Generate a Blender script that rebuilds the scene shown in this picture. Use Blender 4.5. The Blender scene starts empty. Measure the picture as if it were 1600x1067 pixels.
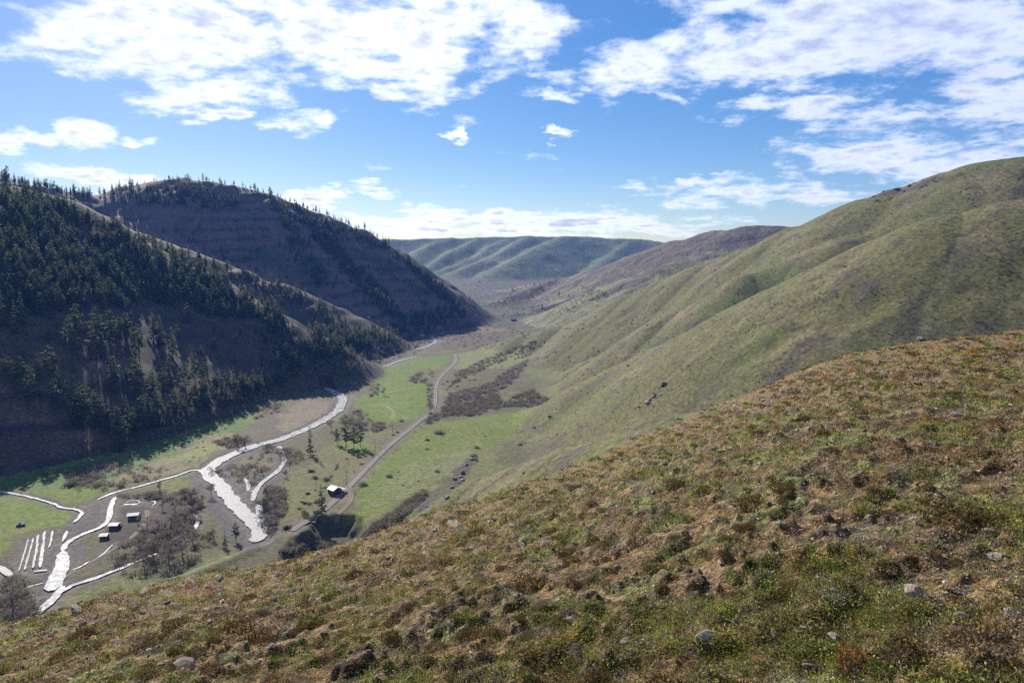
import bpy, math, random
import numpy as np
random.seed(7); rng = np.random.default_rng(11)
R = math.radians
sc = bpy.context.scene
C = sc.collection
# ------------------------------------------------------------------ camera
F = 1067.0; PITCH = math.atan(133.5/1067); CZ = 130.0
cam = bpy.data.objects.new('camera', bpy.data.cameras.new('camera')); C.objects.link(cam)
cam.location = (0, 0, CZ); cam.rotation_euler = (math.pi/2-PITCH, 0, 0)
cam.data.lens = 24; cam.data.sensor_width = 36; cam.data.clip_start = .05; cam.data.clip_end = 30000
sc.camera = cam
sc.view_settings.view_transform = 'Standard'; sc.view_settings.look = 'None'
sc.view_settings.exposure = 1.2; sc.view_settings.gamma = 1
sc.cycles.use_denoising = False
sc.cycles.max_bounces = 5; sc.cycles.diffuse_bounces = 2; sc.cycles.glossy_bounces = 2
sc.cycles.transmission_bounces = 2; sc.cycles.volume_bounces = 0; sc.cycles.transparent_max_bounces = 8
# ------------------------------------------------------------------ sun
SUN_EL = R(31.5); SUN_AZ = R(-31)            # azimuth measured from +Y towards +X
sun = bpy.data.objects.new('sun', bpy.data.lights.new('sun', 'SUN')); C.objects.link(sun)
sun.data.energy = 5.0; sun.data.angle = R(.53); sun.data.color = (1, .915, .78)
sdir = (math.sin(SUN_AZ)*math.cos(SUN_EL), math.cos(SUN_AZ)*math.cos(SUN_EL), math.sin(SUN_EL))
from mathutils import Vector
sun.rotation_euler = Vector(sdir).to_track_quat('Z', 'Y').to_euler()
# ------------------------------------------------------------------ node helpers
class NT:
    def __init__(s, t): s.t = t; s.n = t.nodes; s.l = t.links
    def new(s, ty, **k):
        n = s.n.new(ty)
        for a, b in k.items(): setattr(n, a, b)
        return n
    def set(s, sock, v):
        if isinstance(v, bpy.types.NodeSocket): s.l.new(v, sock)
        elif v is not None: sock.default_value = v
    def m(s, op, a, b=None, c=None, clamp=False):
        n = s.new('ShaderNodeMath', operation=op, use_clamp=clamp)
        for i, v in enumerate((a, b, c)):
            if v is not None: s.set(n.inputs[i], v)
        return n.outputs[0]
    def ss(s, v, a, b, lo=0., hi=1.):
        n = s.new('ShaderNodeMapRange', interpolation_type='SMOOTHSTEP')
        s.set(n.inputs[0], v)
        for i, x in zip((1, 2, 3, 4), (a, b, lo, hi)): s.set(n.inputs[i], x)
        return n.outputs[0]
    def mix(s, f, a, b, mode='MIX'):
        n = s.new('ShaderNodeMix', data_type='RGBA', blend_type=mode)
        s.set(n.inputs[0], f); s.set(n.inputs[6], a); s.set(n.inputs[7], b)
        return n.outputs[2]
    def noise(s, vec, scale, detail=4, rough=.5, dist=0.):
        n = s.new('ShaderNodeTexNoise')
        s.set(n.inputs['Vector'], vec); n.inputs['Scale'].default_value = scale
        n.inputs['Detail'].default_value = detail; n.inputs['Roughness'].default_value = rough
        n.inputs['Distortion'].default_value = dist
        return n
# ------------------------------------------------------------------ pixel -> ray
def ray(u, v):
    a = (np.asarray(u, float)-800)/F; b = (533.5-np.asarray(v, float))/F
    dy = math.cos(PITCH)+b*math.sin(PITCH)
    return a/dy, (-math.sin(PITCH)+b*math.cos(PITCH))/dy        # x/Y, dz/Y
# ------------------------------------------------------------------ sky
w = bpy.data.worlds.new('World'); sc.world = w; w.use_nodes = True
t = NT(w.node_tree); t.n.clear()
out = t.new('ShaderNodeOutputWorld'); bg = t.new('ShaderNodeBackground')
sky = t.new('ShaderNodeTexSky', sky_type='NISHITA'); sky.sun_disc = False
sky.sun_elevation = SUN_EL; sky.sun_rotation = SUN_AZ; sky.altitude = 900
sky.air_density = 1.0; sky.dust_density = .45; sky.ozone_density = 1.6
tc = t.new('ShaderNodeTexCoord'); sep = t.new('ShaderNodeSeparateXYZ'); t.l.new(tc.outputs['Generated'], sep.inputs[0])
dx, dy, dz = sep.outputs
yy = t.m('MAXIMUM', dy, .08); X = t.m('DIVIDE', dx, yy); T = t.m('DIVIDE', dz, yy); X00, T00 = X, T
zz = t.m('ADD', t.m('MAXIMUM', dz, 0.), .16)
cmb = t.new('ShaderNodeCombineXYZ'); t.set(cmb.inputs[0], t.m('DIVIDE', dx, zz)); t.set(cmb.inputs[1], t.m('DIVIDE', dy, zz))
P = cmb.outputs[0]
n1 = t.noise(P, 2.4, 12, .62, .2).outputs[0]
n2 = t.noise(P, 6.5, 6, .6).outputs[0]
CL = [  # u, v, half width, half height, tilt(deg), weight : cloud banks given as directions in the sky
 (430, 40, 340, 75, -4, 1.0), (250, 25, 230, 60, -8, .8), (720, 85, 170, 55, -8, .85), (330, 138, 110, 22, -3, .55), (560, 135, 60, 15, 0, .3),
 (1270, 55, 310, 66, -9, .8), (1480, 80, 200, 60, 0, .7), (1180, 20, 130, 36, 0, .4), (1240, 158, 130, 14, -2, .5), (1350, 195, 110, 22, 5, .5),
 (1500, 250, 220, 36, 2, .7), (1590, 180, 120, 70, 0, .7), (1200, 305, 170, 20, -3, .5), (1100, 290, 110, 10, 0, .5),
 (820, 350, 260, 19, 0, .85), (480, 318, 110, 22, -12, .8), (130, 272, 100, 15, 5, .8), (565, 305, 32, 9, 0, .5),
 (125, 205, 50, 22, 0, .62), (20, 220, 28, 20, 0, .6), (205, 215, 22, 8, 0, .5), (250, 207, 26, 9, 0, .5), (55, 220, 20, 10, 0, .5), (465, 190, 42, 16, 0, .42), (335, 175, 42, 7, 0, .5),
 (868, 211, 22, 7, 0, .62), (706, 204, 9, 5, 0, .34), (870, 143, 55, 11, 0, .5), (1052, 147, 24, 10, 0, .5), (1330, 262, 60, 10, 0, .3)]
wv = t.new('ShaderNodeCombineXYZ'); t.set(wv.inputs[0], t.m('MULTIPLY', X00, 1.)); t.set(wv.inputs[1], t.m('MULTIPLY', T00, 2.2))
wn1 = t.noise(wv.outputs[0], 9., 5, .62); ws = t.new('ShaderNodeSeparateColor'); t.l.new(wn1.outputs[1], ws.inputs[0])
X = t.m('ADD', X, t.m('MULTIPLY', t.m('SUBTRACT', ws.outputs[0], .5), .16)); T = t.m('ADD', T, t.m('MULTIPLY', t.m('SUBTRACT', ws.outputs[1], .5), .085))
msk = None
for (u, v, hw, hh, ti, wt) in CL:
    x0, t0 = [float(q) for q in ray(u, v)]; c_, s_ = math.cos(R(-ti)), math.sin(R(-ti)); a_, b_ = hw/F, hh/F
    ddx = t.m('SUBTRACT', X, x0); ddt = t.m('SUBTRACT', T, t0)
    p = t.m('ADD', t.m('MULTIPLY', ddx, c_/a_), t.m('MULTIPLY', ddt, s_/a_))
    q = t.m('ADD', t.m('MULTIPLY', ddx, -s_/b_), t.m('MULTIPLY', ddt, c_/b_))
    r2 = t.m('ADD', t.m('MULTIPLY', p, p), t.m('MULTIPLY', q, q))
    g = t.m('MULTIPLY', t.m('SUBTRACT', 1.0, t.m('MULTIPLY', r2, .75)), wt*1.15)
    msk = g if msk is None else t.m('MAXIMUM', msk, g)
msk = t.m('MAXIMUM', msk, -.75); msk = t.m('MINIMUM', msk, .95)
front = t.ss(dy, .0, .2)
away = t.m('MULTIPLY', t.m('SUBTRACT', 1., front), .15)        # scattered clouds elsewhere in the sky
den = t.m('ADD', t.m('MULTIPLY', t.m('SUBTRACT', n1, .5), 4.6), t.m('MULTIPLY', t.m('SUBTRACT', n2, .5), 2.5))
den = t.m('ADD', den, t.m('ADD', t.m('MULTIPLY', msk, front), away))
cov = t.ss(den, -.18, .95)
thick = t.ss(t.m('ADD', den, t.m('MULTIPLY', t.m('SUBTRACT', n2, .5), 1.3)), .55, 1.9)
sunv = t.new('ShaderNodeVectorMath', operation='DOT_PRODUCT'); t.l.new(tc.outputs['Generated'], sunv.inputs[0]); sunv.inputs[1].default_value = sdir
glow = t.ss(sunv.outputs['Value'], .5, 1.)
cw = t.mix(glow, (11, 11.3, 12, 1), (15, 15, 15, 1)); cg = t.mix(glow, (5.8, 6.2, 7.4, 1), (7.6, 7.9, 8.8, 1))
cc = t.mix(thick, cw, cg)
hs = t.new('ShaderNodeHueSaturation'); hs.inputs['Saturation'].default_value = 1.34; hs.inputs['Value'].default_value = .98
t.l.new(sky.outputs[0], hs.inputs['Color'])
col = t.mix(cov, hs.outputs[0], cc)
t.l.new(col, bg.inputs['Color']); bg.inputs['Strength'].default_value = .05
t.l.new(bg.outputs[0], out.inputs[0])
# ------------------------------------------------------------------ numpy noise
_perm = np.random.default_rng(3).permutation(256); _ang = np.random.default_rng(4).random(256)*2*np.pi
_gx, _gy = np.cos(_ang), np.sin(_ang)
def pn(x, y, seed=0):
    xi = np.floor(x).astype(np.int64); yi = np.floor(y).astype(np.int64); xf = x-xi; yf = y-yi
    def g(ix, iy, fx, fy):
        h = _perm[(_perm[(ix+seed*57) & 255]+iy+seed*13) & 255]
        return _gx[h]*fx+_gy[h]*fy
    u = xf*xf*xf*(xf*(xf*6-15)+10); v = yf*yf*yf*(yf*(yf*6-15)+10)
    a = g(xi, yi, xf, yf); b = g(xi+1, yi, xf-1, yf); c = g(xi, yi+1, xf, yf-1); d = g(xi+1, yi+1, xf-1, yf-1)
    return ((a+(b-a)*u)+((c+(d-c)*u)-(a+(b-a)*u))*v)*1.5
def fbm(x, y, wl, oct=4, seed=0, gain=.5):
    s = 0; a = 1; x = np.asarray(x, float)/wl; y = np.asarray(y, float)/wl; n = 0
    for i in range(oct): s = s+a*pn(x, y, seed+i); n += a; a *= gain; x = x*2.03+5.1; y = y*2.03+1.7
    return s/n
def sst(x, a, b): q = np.clip((x-a)/(b-a), 0, 1); return q*q*(3-2*q)
def lerp(a, b, f): return a+(b-a)*f
def smax(a, b, k): h = np.maximum(k-np.abs(a-b), 0)/k; return np.maximum(a, b)+h*h*k*.25
# ------------------------------------------------------------------ the landform
def P3(u, v, Y): X_, T_ = ray(u, v); return (float(X_)*Y, Y, CZ+float(T_)*Y)
def flo(x, y): return .021*np.logaddexp(0, (y-1000)/60.)*60
def spur(pts): return np.array([P3(*p) for p in pts])
SP = [ # zone, slope, rounding, crest points (seen direction + distance)
 ('forested_hill', .67, 14, [(-500, 225, 520), (-200, 255, 600), (0, 282, 735), (100, 312, 760), (165, 347, 780), (230, 384, 780), (300, 417, 773), (390, 470, 750), (430, 490, 745), (455, 508, 730), (480, 545, 745)]),
 ('forested_hill', .58, 16, [(60, 300, 980), (165, 345, 960), (220, 365, 950), (280, 386, 940), (370, 419, 940), (430, 441, 950), (480, 464, 960), (510, 477, 975), (560, 503, 990), (600, 533, 1020)]),
 ('forested_hill', .85, 6, [(120, 425, 690), (200, 470, 660), (270, 520, 630), (330, 565, 610)]),
 ('forested_hill', .75, 6, [(300, 440, 730), (360, 500, 700), (400, 540, 690)]),
 ('wooded_ridge', .74, 20, [(-400, 250, 1200), (-150, 275, 1150), (0, 282, 1150), (60, 292, 1170), (120, 301, 1230), (150, 306, 1290), (200, 288, 1300), (250, 281, 1290), (290, 279, 1290), (360, 288, 1295), (420, 303, 1300), (500, 334, 1310), (560, 358, 1325), (600, 378, 1335), (640, 408, 1345), (680, 438, 1365), (710, 464, 1385), (733, 492, 1400)]),
 ('wooded_ridge', .74, 8, [(380, 300, 1290), (430, 350, 1230), (480, 390, 1180), (520, 420, 1140), (580, 460, 1120), (630, 500, 1120)]),
 ('wooded_ridge', .74, 8, [(500, 334, 1310), (560, 395, 1260), (610, 430, 1230), (680, 478, 1230), (715, 500, 1270)]),
 ('grassy_hill', .74, 38, [(2300, 150, 330), (1900, 225, 370), (1600, 311, 400), (1506, 334, 412), (1431, 364, 425), (1356, 398, 440), (1300, 424, 450), (1240, 458, 465), (1169, 495, 480), (1094, 529, 500), (1037, 555, 512), (1000, 574, 520), (930, 612, 540), (870, 648, 556)]),
 ('grassy_hill', .78, 26, [(1470, 340, 600), (1330, 372, 610), (1180, 428, 625), (1060, 487, 650), (940, 555, 690), (860, 595, 720)]),
 ('grassy_hill', .78, 40, [(2200, 130, 480), (1800, 215, 560), (1600, 246, 600), (1544, 253, 620), (1499, 266, 640), (1461, 281, 650), (1412, 293, 665), (1375, 306, 680), (1330, 328, 700), (1262, 353, 730), (1187, 385, 770), (1112, 411, 800), (1056, 435, 825), (1000, 456, 850), (940, 489, 880), (880, 508, 905), (829, 520, 930), (790, 534, 950), (755, 547, 965)]),
 ('grassy_hill', .85, 10, [(1500, 600, 90), (1250, 600, 150), (1080, 640, 200), (900, 692, 252), (760, 745, 300), (690, 778, 328)]),
 ('round_hill', .48, 60, [(1500, 380, 1450), (1350, 362, 1500), (1244, 356, 1550), (1210, 353, 1570), (1169, 353, 1600), (1131, 359, 1640), (1075, 373, 1700), (1037, 386, 1740), (1000, 402, 1800), (940, 421, 1850), (880, 434, 1920), (829, 443, 1990), (795, 452, 2060)]),
 ('round_hill', .45, 25, [(1180, 400, 1200), (1094, 408, 1250), (1056, 412, 1265), (1030, 418, 1280), (1000, 432, 1300), (970, 449, 1320), (930, 470, 1330), (880, 487, 1310), (850, 499, 1290), (790, 514, 1260)]),
 ('round_hill', .38, 10, [(880, 434, 1920), (840, 446, 1840), (800, 461, 1740), (765, 476, 1610)]),
 ('round_hill', .38, 10, [(1000, 432, 1500), (930, 452, 1540), (870, 474, 1500), (820, 489, 1420), (770, 497, 1380)]),
 ('round_hill', .4, 8, [(850, 499, 1290), (790, 514, 1250), (740, 524, 1180)]),
 ('plateau_hills', .4, 8, [(748, 441, 2600), (720, 452, 2350), (690, 463, 2150)]),
 ('plateau_hills', .46, 8, [(300, 374, 3300), (607, 374, 3300), (664, 372, 3350), (745, 371, 3400), (835, 368, 3400), (925, 370, 3350), (1000, 373, 3300), (1048, 381, 3200), (1200, 390, 3100), (1500, 380, 3100)]),
 ('plateau_hills', .45, 30, [(880, 369, 3350), (850, 381, 3150), (820, 398, 2950), (790, 414, 2800), (768, 428, 2700), (748, 441, 2600)]),
 ('plateau_hills', .45, 24, [(829, 368, 3390), (790, 389, 3150), (760, 402, 3000), (724, 420, 2850), (700, 437, 2750)]),
 ('plateau_hills', .45, 24, [(802, 372, 3400), (770, 384, 3250), (735, 402, 3080), (690, 423, 2900)]),
 ('plateau_hills', .45, 24, [(748, 372, 3380), (715, 388, 3200), (668, 417, 2950)]),
 ('plateau_hills', .45, 24, [(694, 374, 3350), (660, 388, 3200), (625, 410, 3050)]),
 ('plateau_hills', .45, 24, [(985, 374, 3300), (960, 395, 3100), (935, 415, 2900), (900, 435, 2700)]),
 ('grassy_knoll', .75, 4, [(270, 905, 256), (300, 898, 262), (345, 880, 273), (400, 856, 291), (430, 845, 302), (465, 838, 312)]),
]
EDGE = np.array([(0, 980), (100, 955), (178, 931), (225, 920), (275, 907), (330, 896), (381, 892), (428, 883), (475, 871), (522, 857), (565, 843), (609, 827), (656, 809), (719, 791), (766, 776), (812, 759), (875, 738), (937, 714), (1000, 682), (1056, 662), (1112, 637), (1180, 612), (1225, 591), (1281, 569), (1337, 552), (1450, 534), (1600, 516)], float)
eX, eT = ray(EDGE[:, 0], EDGE[:, 1])
PA, PB = np.polyfit(eX, eT, 1)
def zfore(x, y):
    yy = np.maximum(y, .6); Xr = np.clip(x/yy, -.8, .8)
    dev = np.interp(Xr, eX, eT-(PA*eX+PB))*np.clip(y, 0, None)*sst(y, 1, 8)
    Ys = lerp(24., 52., sst(Xr, -.3, .6)); c = 1.65/Ys**2; k = 3.3/Ys
    yl = .6/(2*c); g = np.where(y < yl, c*y*y, c*yl*yl+.6*(y-yl)); g = np.where(y < 0, .0008*y*y, g)
    return CZ-1.65+PA*x+PB*y+dev+lerp(.11, k, sst(y, 0, 4))*y-g
PIT = [(470, 843), (480, 832), (494, 811), (520, 807), (548, 807), (556, 815), (580, 845), (580, 890), (470, 890), (452, 862)]
def flat_at(u, v):
    X_, T_ = ray(u, v); Y = -CZ/min(float(T_), -.03)
    for _ in range(12): Y = (float(flo(0, np.float64(Y)))-CZ)/float(T_)
    return (float(X_)*Y, Y)
def inpoly(x, y, poly):
    r = np.zeros(x.shape, bool); n = len(poly)
    for i in range(n):
        x1, y1 = poly[i]; x2, y2 = poly[(i+1) % n]
        if y1 == y2: continue
        c = ((y1 > y) != (y2 > y)) & (x < (x2-x1)*(y-y1)/(y2-y1)+x1); r ^= c
    return r
def dline(x, y, pts, closed=False):
    d = np.full(x.shape, 1e9); n = len(pts)
    for i in range(n if closed else n-1):
        ax, ay = pts[i]; bx, by = pts[(i+1) % n]; ux, uy = bx-ax, by-ay; L = ux*ux+uy*uy+1e-9
        tt = np.clip(((x-ax)*ux+(y-ay)*uy)/L, 0, 1)
        d = np.minimum(d, np.hypot(x-ax-tt*ux, y-ay-tt*uy))
    return d
def soft(x, y, poly, wdt, wob=0., seed=5):           # 1 inside the polygon, fading over wdt metres at its edge
    xs = [p[0] for p in poly]; ys = [p[1] for p in poly]; m = wdt+wob+5
    sel = (x > min(xs)-m) & (x < max(xs)+m) & (y > min(ys)-m) & (y < max(ys)+m)
    o = np.zeros(x.shape)
    if not sel.any(): return o
    a, b = x[sel], y[sel]
    d = dline(a, b, poly, True)*np.where(inpoly(a, b, poly), 1, -1)
    if wob: d = d+wob*fbm(a, b, 14., 3, seed)*1.6
    o[sel] = sst(d, -wdt*.5, wdt*.5)
    return o
FP = lambda pts: [flat_at(*p) for p in pts]
WATER = { # name: list of (points in view, width m)
 'river': [([(743, 497), (748, 504), (736, 509), (708, 517), (690, 520), (671, 525), (683, 532), (671, 540), (655, 545), (642, 546)], 9),
   ([(653, 557), (630, 561), (612, 568), (600, 573)], 7), ([(500, 586), (478, 589)], 5),
   ([(478, 593), (501, 602), (519, 611), (536, 620), (534, 631), (526, 644), (509, 654), (486, 667), (458, 678), (430, 689), (402, 694), (376, 704), (351, 714), (335, 724), (323, 734), (326, 744), (341, 751), (353, 769), (366, 787), (386, 804), (403, 819), (408, 830), (398, 846)], 12)],
 'side_channel': [([(436, 696), (439, 706), (446, 718), (437, 734), (412, 751), (399, 764), (395, 782)], 4.5), ([(402, 787), (407, 802), (408, 817)], 5.5),
   ([(382, 746), (389, 757), (387, 767)], 3.), ([(399, 764), (389, 768)], 3.)],
 'stream': [([(321, 736), (301, 733), (285, 740), (250, 750), (215, 760), (177, 769), (152, 780)], 2.6),
   ([(180, 776), (172, 791), (171, 806), (168, 815), (152, 826), (127, 834), (101, 849), (98, 861)], 3.6),
   ([(98, 861), (98, 882), (90, 900), (80, 922)], 8.), ([(98, 915), (86, 932), (66, 950), (40, 974)], 5.),
   ([(246, 864), (223, 873), (207, 879), (177, 892), (142, 905), (114, 913), (97, 924)], 3.)],
 'ditch_water': [([(-60, 760), (0, 768), (30, 772), (56, 778), (86, 787), (94, 793), (121, 795), (129, 800), (124, 808), (114, 816)], 2.3), ([(104, 829), (97, 846)], 2.4),
   ([(25, 922), (45, 916), (68, 910)], 1.2)],
 'flood_water': [([(82, 829), (80, 842), (76, 855)], 1.1), ([(70, 829), (66, 858), (62, 886)], 1.5), ([(60, 835), (56, 862), (51, 887)], 1.4), ([(52, 840), (45, 866), (38, 890)], 1.), ([(44, 842), (36, 870), (29, 892)], .8), ([(53, 892), (73, 890)], 5.), ([(-30, 884), (0, 884), (18, 900)], 4.)],
 'pond': [([(300, 802), (311, 811), (306, 826)], 2.6), ([(291, 834), (273, 840), (268, 846)], 1.8), ([(192, 788), (205, 788), (216, 787)], 1.8), ([(216, 787), (219, 782), (205, 781), (196, 785)], 1.), ([(234, 784), (241, 782), (243, 786), (238, 790)], 1.2), ([(150, 872), (162, 865), (176, 850)], 1.), ([(112, 890), (125, 886), (140, 876)], 1.2)],
}
PW = {k: [(FP(p), wd) for p, wd in v] for k, v in WATER.items()}
def resample(pts, step):
    p = np.array(pts, float)
    for _ in range(2):   # chaikin
        q = [p[0]]
        for i in range(len(p)-1): q += [p[i]*.75+p[i+1]*.25, p[i]*.25+p[i+1]*.75]
        q.append(p[-1]); p = np.array(q)
    d = np.r_[0, np.cumsum(np.hypot(*np.diff(p, axis=0).T))]; n = max(2, int(d[-1]/step))
    s = np.linspace(0, d[-1], n); return np.c_[np.interp(s, d, p[:, 0]), np.interp(s, d, p[:, 1])]
ROAD = [(455, 830), (478, 814), (503, 800), (523, 782), (541, 765), (560, 745), (577, 727), (602, 702), (628, 680), (653, 660), (674, 645), (681, 629), (680, 611), (683, 596), (694, 583), (706, 572), (713, 565), (711, 553)]
PATHW = [([(546, 762), (550, 773), (547, 785), (536, 796), (525, 806)], 3.), ([(160, 868), (200, 845), (225, 822), (231, 806), (229, 797)], 2.6), ([(100, 900), (130, 884), (160, 868)], 2.6)]
RW = FP(ROAD); PTW = [(FP(p), wd) for p, wd in PATHW]
LOWC = [(p, wd) for v in PW.values() for p, wd in v]
ZONES = ['foreground_slope', 'valley_ground', 'forested_hill', 'wooded_ridge', 'grassy_hill', 'round_hill', 'plateau_hills', 'grassy_knoll']
def H(x, y, want_zone=False):
    x = np.asarray(x, float); y = np.asarray(y, float)
    wx = x+fbm(x, y, 160., 2, 31)*14; wy = y+fbm(x, y, 160., 2, 37)*14
    dist = np.hypot(x, y); wf = sst(dist, 150, 500)
    wx = lerp(x, wx, wf*.6); wy = lerp(y, wy, wf*.6)
    base = flo(x, y)+fbm(x, y, 40., 2, 3)*.35*sst(y, 150, 250)
    hz = {}
    for zn, S, r, pts in SP:
        p = spur(pts) if not isinstance(pts, np.ndarray) else pts
        best = np.full(x.shape, -1e3)
        for i in range(len(p)-1):
            a, b = p[i], p[i+1]; ux, uy = b[0]-a[0], b[1]-a[1]; L = ux*ux+uy*uy
            tt = np.clip(((wx-a[0])*ux+(wy-a[1])*uy)/L, 0, 1)
            d2 = (wx-a[0]-tt*ux)**2+(wy-a[1]-tt*uy)**2
            best = np.maximum(best, a[2]+tt*(b[2]-a[2])-S*(np.sqrt(d2+r*r)-r))
        hz[zn] = best if zn not in hz else smax(hz[zn], best, {'grassy_hill': 6., 'grassy_knoll': 1.}.get(zn, 9.))
    # erosion: ribs on the hill flanks
    rid = 1-np.abs(fbm(x, y, 95., 4, 41))*2.2
    for zn, amp in (('forested_hill', 3.5), ('wooded_ridge', 7.), ('grassy_hill', 2.0), ('round_hill', 5.), ('plateau_hills', 9.)):
        h = hz[zn]
        if zn == 'plateau_hills': h = np.minimum(h, 236+fbm(x, y, 900., 2, 5)*4)
        ab = sst(h-base, 3, 60)
        rr = rid if zn != 'plateau_hills' else 1-np.abs(fbm(x, y, 330., 4, 43))*2.2
        h = h+amp*(rr-.75)*ab
        if zn in ('wooded_ridge', 'forested_hill'):      # basalt steps
            ph = h/17.+fbm(x, y, 120., 2, 61)*.4; h = h+ab*1.6*sst(fbm(x, y, 140., 2, 63), -.1, .35)*np.sin(2*np.pi*ph)
        if zn == 'grassy_hill':
            h = h+ab*fbm(x, y, 30., 4, 71)*.55-ab*3.2*sst(fbm(x*.6+y*.25, y, 75., 3, 73), .25, .55)
        if zn == 'plateau_hills': h = smax(-h, -(233+fbm(x, y, 900., 2, 5)*3), 14.)*-1
        hz[zn] = h
    zf = zfore(x, y)
    near = sst(dist, 90, 45)
    if near.max() > 0:
        zf = zf+near*(fbm(x, y, 7., 3, 81)*.12+fbm(x, y, 1.6, 2, 83)*.05)
    zf = zf+(1-near)*fbm(x, y, 18., 3, 85)*.8
    allz = [zf, base]+[hz[z] for z in ZONES[2:]]
    zid = np.argmax(np.stack(allz), 0)
    h = np.maximum(base, zf)
    for z in ZONES[2:]:
        k = {'grassy_knoll': 1.5, 'forested_hill': 5., 'grassy_hill': 7., 'wooded_ridge': 8.}.get(z, 15.)
        h = smax(h, hz[z], k) if z != 'grassy_hill' else np.where(zid == 0, np.maximum(h, hz[z]), smax(h, hz[z], k))
    # the cut below the track and the river beds
    pit = soft(x, y, FP(PIT), 9., 4.)
    h = h-pit*8*(zid != 0)*sst(h, 16, 8)
    low = (h < 12) & (y > 180) & (y < 1700) & (np.abs(x) < 420)
    if low.any():
        a, b = x[low], y[low]; cut = np.zeros(a.shape)
        for p, wd in LOWC: cut = np.maximum(cut, sst(dline(a, b, p)+fbm(a, b, 9., 2, 9)*.8, wd*.5+1.8, wd*.5-.3))
        hb = h[low]; fl = flo(a, b); hb = lerp(hb, np.minimum(hb, fl-.55), cut); h[low] = hb
    return (h, zid) if want_zone else h
SP = [(z, s, r, spur(p)) for z, s, r, p in SP]
# polar sheet round the camera: fine in view, coarse elsewhere
az = np.concatenate([np.linspace(-180, -60, 60, endpoint=False), np.linspace(-60, -41, 60, endpoint=False), np.linspace(-41, 41, 1180, endpoint=False), np.linspace(41, 60, 60, endpoint=False), np.linspace(60, 180, 60)])
az = np.radians(az)
rr_ = [.01]
while rr_[-1] < .3: rr_.append(rr_[-1]*1.5)
while rr_[-1] < 2.2: rr_.append(rr_[-1]*1.08)
while rr_[-1] < 40: rr_.append(rr_[-1]+max(rr_[-1]**2/950., .012))
while rr_[-1] < 4700: rr_.append(rr_[-1]*(1.0045 if rr_[-1] < 1500 else 1.006))
rad = np.array(rr_)
AZ, RD = np.meshgrid(az, rad, indexing='ij')
GX = RD*np.sin(AZ); GY = RD*np.cos(AZ)
GZ, GZN = H(GX.ravel(), GY.ravel(), True); GZ = GZ.reshape(GX.shape); GZN = GZN.reshape(GX.shape)
print('terrain verts', GZ.size)
# small-scale lumps of the near slope
nm = RD < 75
a, b = GX[nm], GY[nm]
lump = fbm(a, b, .34, 3, 91, .6); l2 = fbm(a, b, 1.1, 2, 95)
lm = sst(lump, -.1, .35)*.085*(1+.8*l2)+fbm(a, b, .09, 2, 97)*.018
GZ[nm] = GZ[nm]+lm*sst(RD[nm], 75, 30)*(GZN[nm] == 0)
_cummax = np.maximum.accumulate((GZ-CZ)/RD, axis=1)
def hit(u, v, maxr=None):           # where a line of sight meets the ground
    X_, T_ = ray(u, v); X_ = float(X_); T_ = float(T_)/math.hypot(1, X_)
    i = int(np.argmin(np.abs(az-math.atan(X_)))); j = int(np.searchsorted(_cummax[i], T_))
    if j >= len(rad) or j < 1: return None
    s0 = (GZ[i, j-1]-CZ)/rad[j-1]; s1 = (GZ[i, j]-CZ)/rad[j]
    f = 0 if s1 <= s0 else min(1, max(0, (T_-s0)/(s1-s0))); r = rad[j-1]+(rad[j]-rad[j-1])*f
    th = math.atan(X_); return (r*math.sin(th), r*math.cos(th), CZ+T_*r)
def fhit(u, v):
    P_ = hit(u, v); return P_ if P_ and math.hypot(P_[0], P_[1]) > 170 else None
def gz(x, y): return H(np.atleast_1d(np.asarray(x, float)), np.atleast_1d(np.asarray(y, float)))
def HP(pts): return [h[:2] for h in (hit(*p) for p in pts) if h]
# ------------------------------------------------------------------ ground colours
c3 = lambda *c: np.array(c, float)
def mixc(base, c, f): return base+(np.asarray(c)-base)*f[:, None]
x = GX.ravel(); y = GY.ravel(); z = GZ.ravel(); zid = GZN.ravel(); rd = RD.ravel()
col = np.zeros((x.size, 3))
def zone(i): return np.nonzero(zid == i)[0]
# gradient for slope aligned streaks
dzr = np.gradient(GZ, axis=1)/np.gradient(RD, axis=1)
slope_r = dzr.ravel()
# near slope
i = zone(0); a, b = x[i], y[i]
cc_ = np.tile(c3(.215, .145, .075), (i.size, 1))
cc_ = mixc(cc_, (.06, .042, .03), sst(fbm(a, b, .5, 3, 101, .65), .0, .35))
cc_ = mixc(cc_, (.15, .185, .05), sst(fbm(a, b, .8, 4, 105, .65)+.25*fbm(a, b, 9., 2, 106)-.12*sst(a, 0, 20), .0, .35)*.85)
cc_ = mixc(cc_, (.22, .13, .045), sst(fbm(a, b, .6, 4, 109, .65)+.3*fbm(a, b, 12., 2, 110)+.22*sst(a, 0, 20), .08, .4)*.8)
cc_ = mixc(cc_, (.30, .28, .25), sst(fbm(a, b, .22, 3, 113, .7), .36, .5)*.8)
cc_ = mixc(cc_, (.05, .038, .03), sst(fbm(a, b, .28, 3, 117, .7), .12, .4)*.75)
far = sst(rd[i], 60, 110)
cc_ = mixc(cc_, (.15, .15, .07), far*.9)
col[i] = cc_
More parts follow.
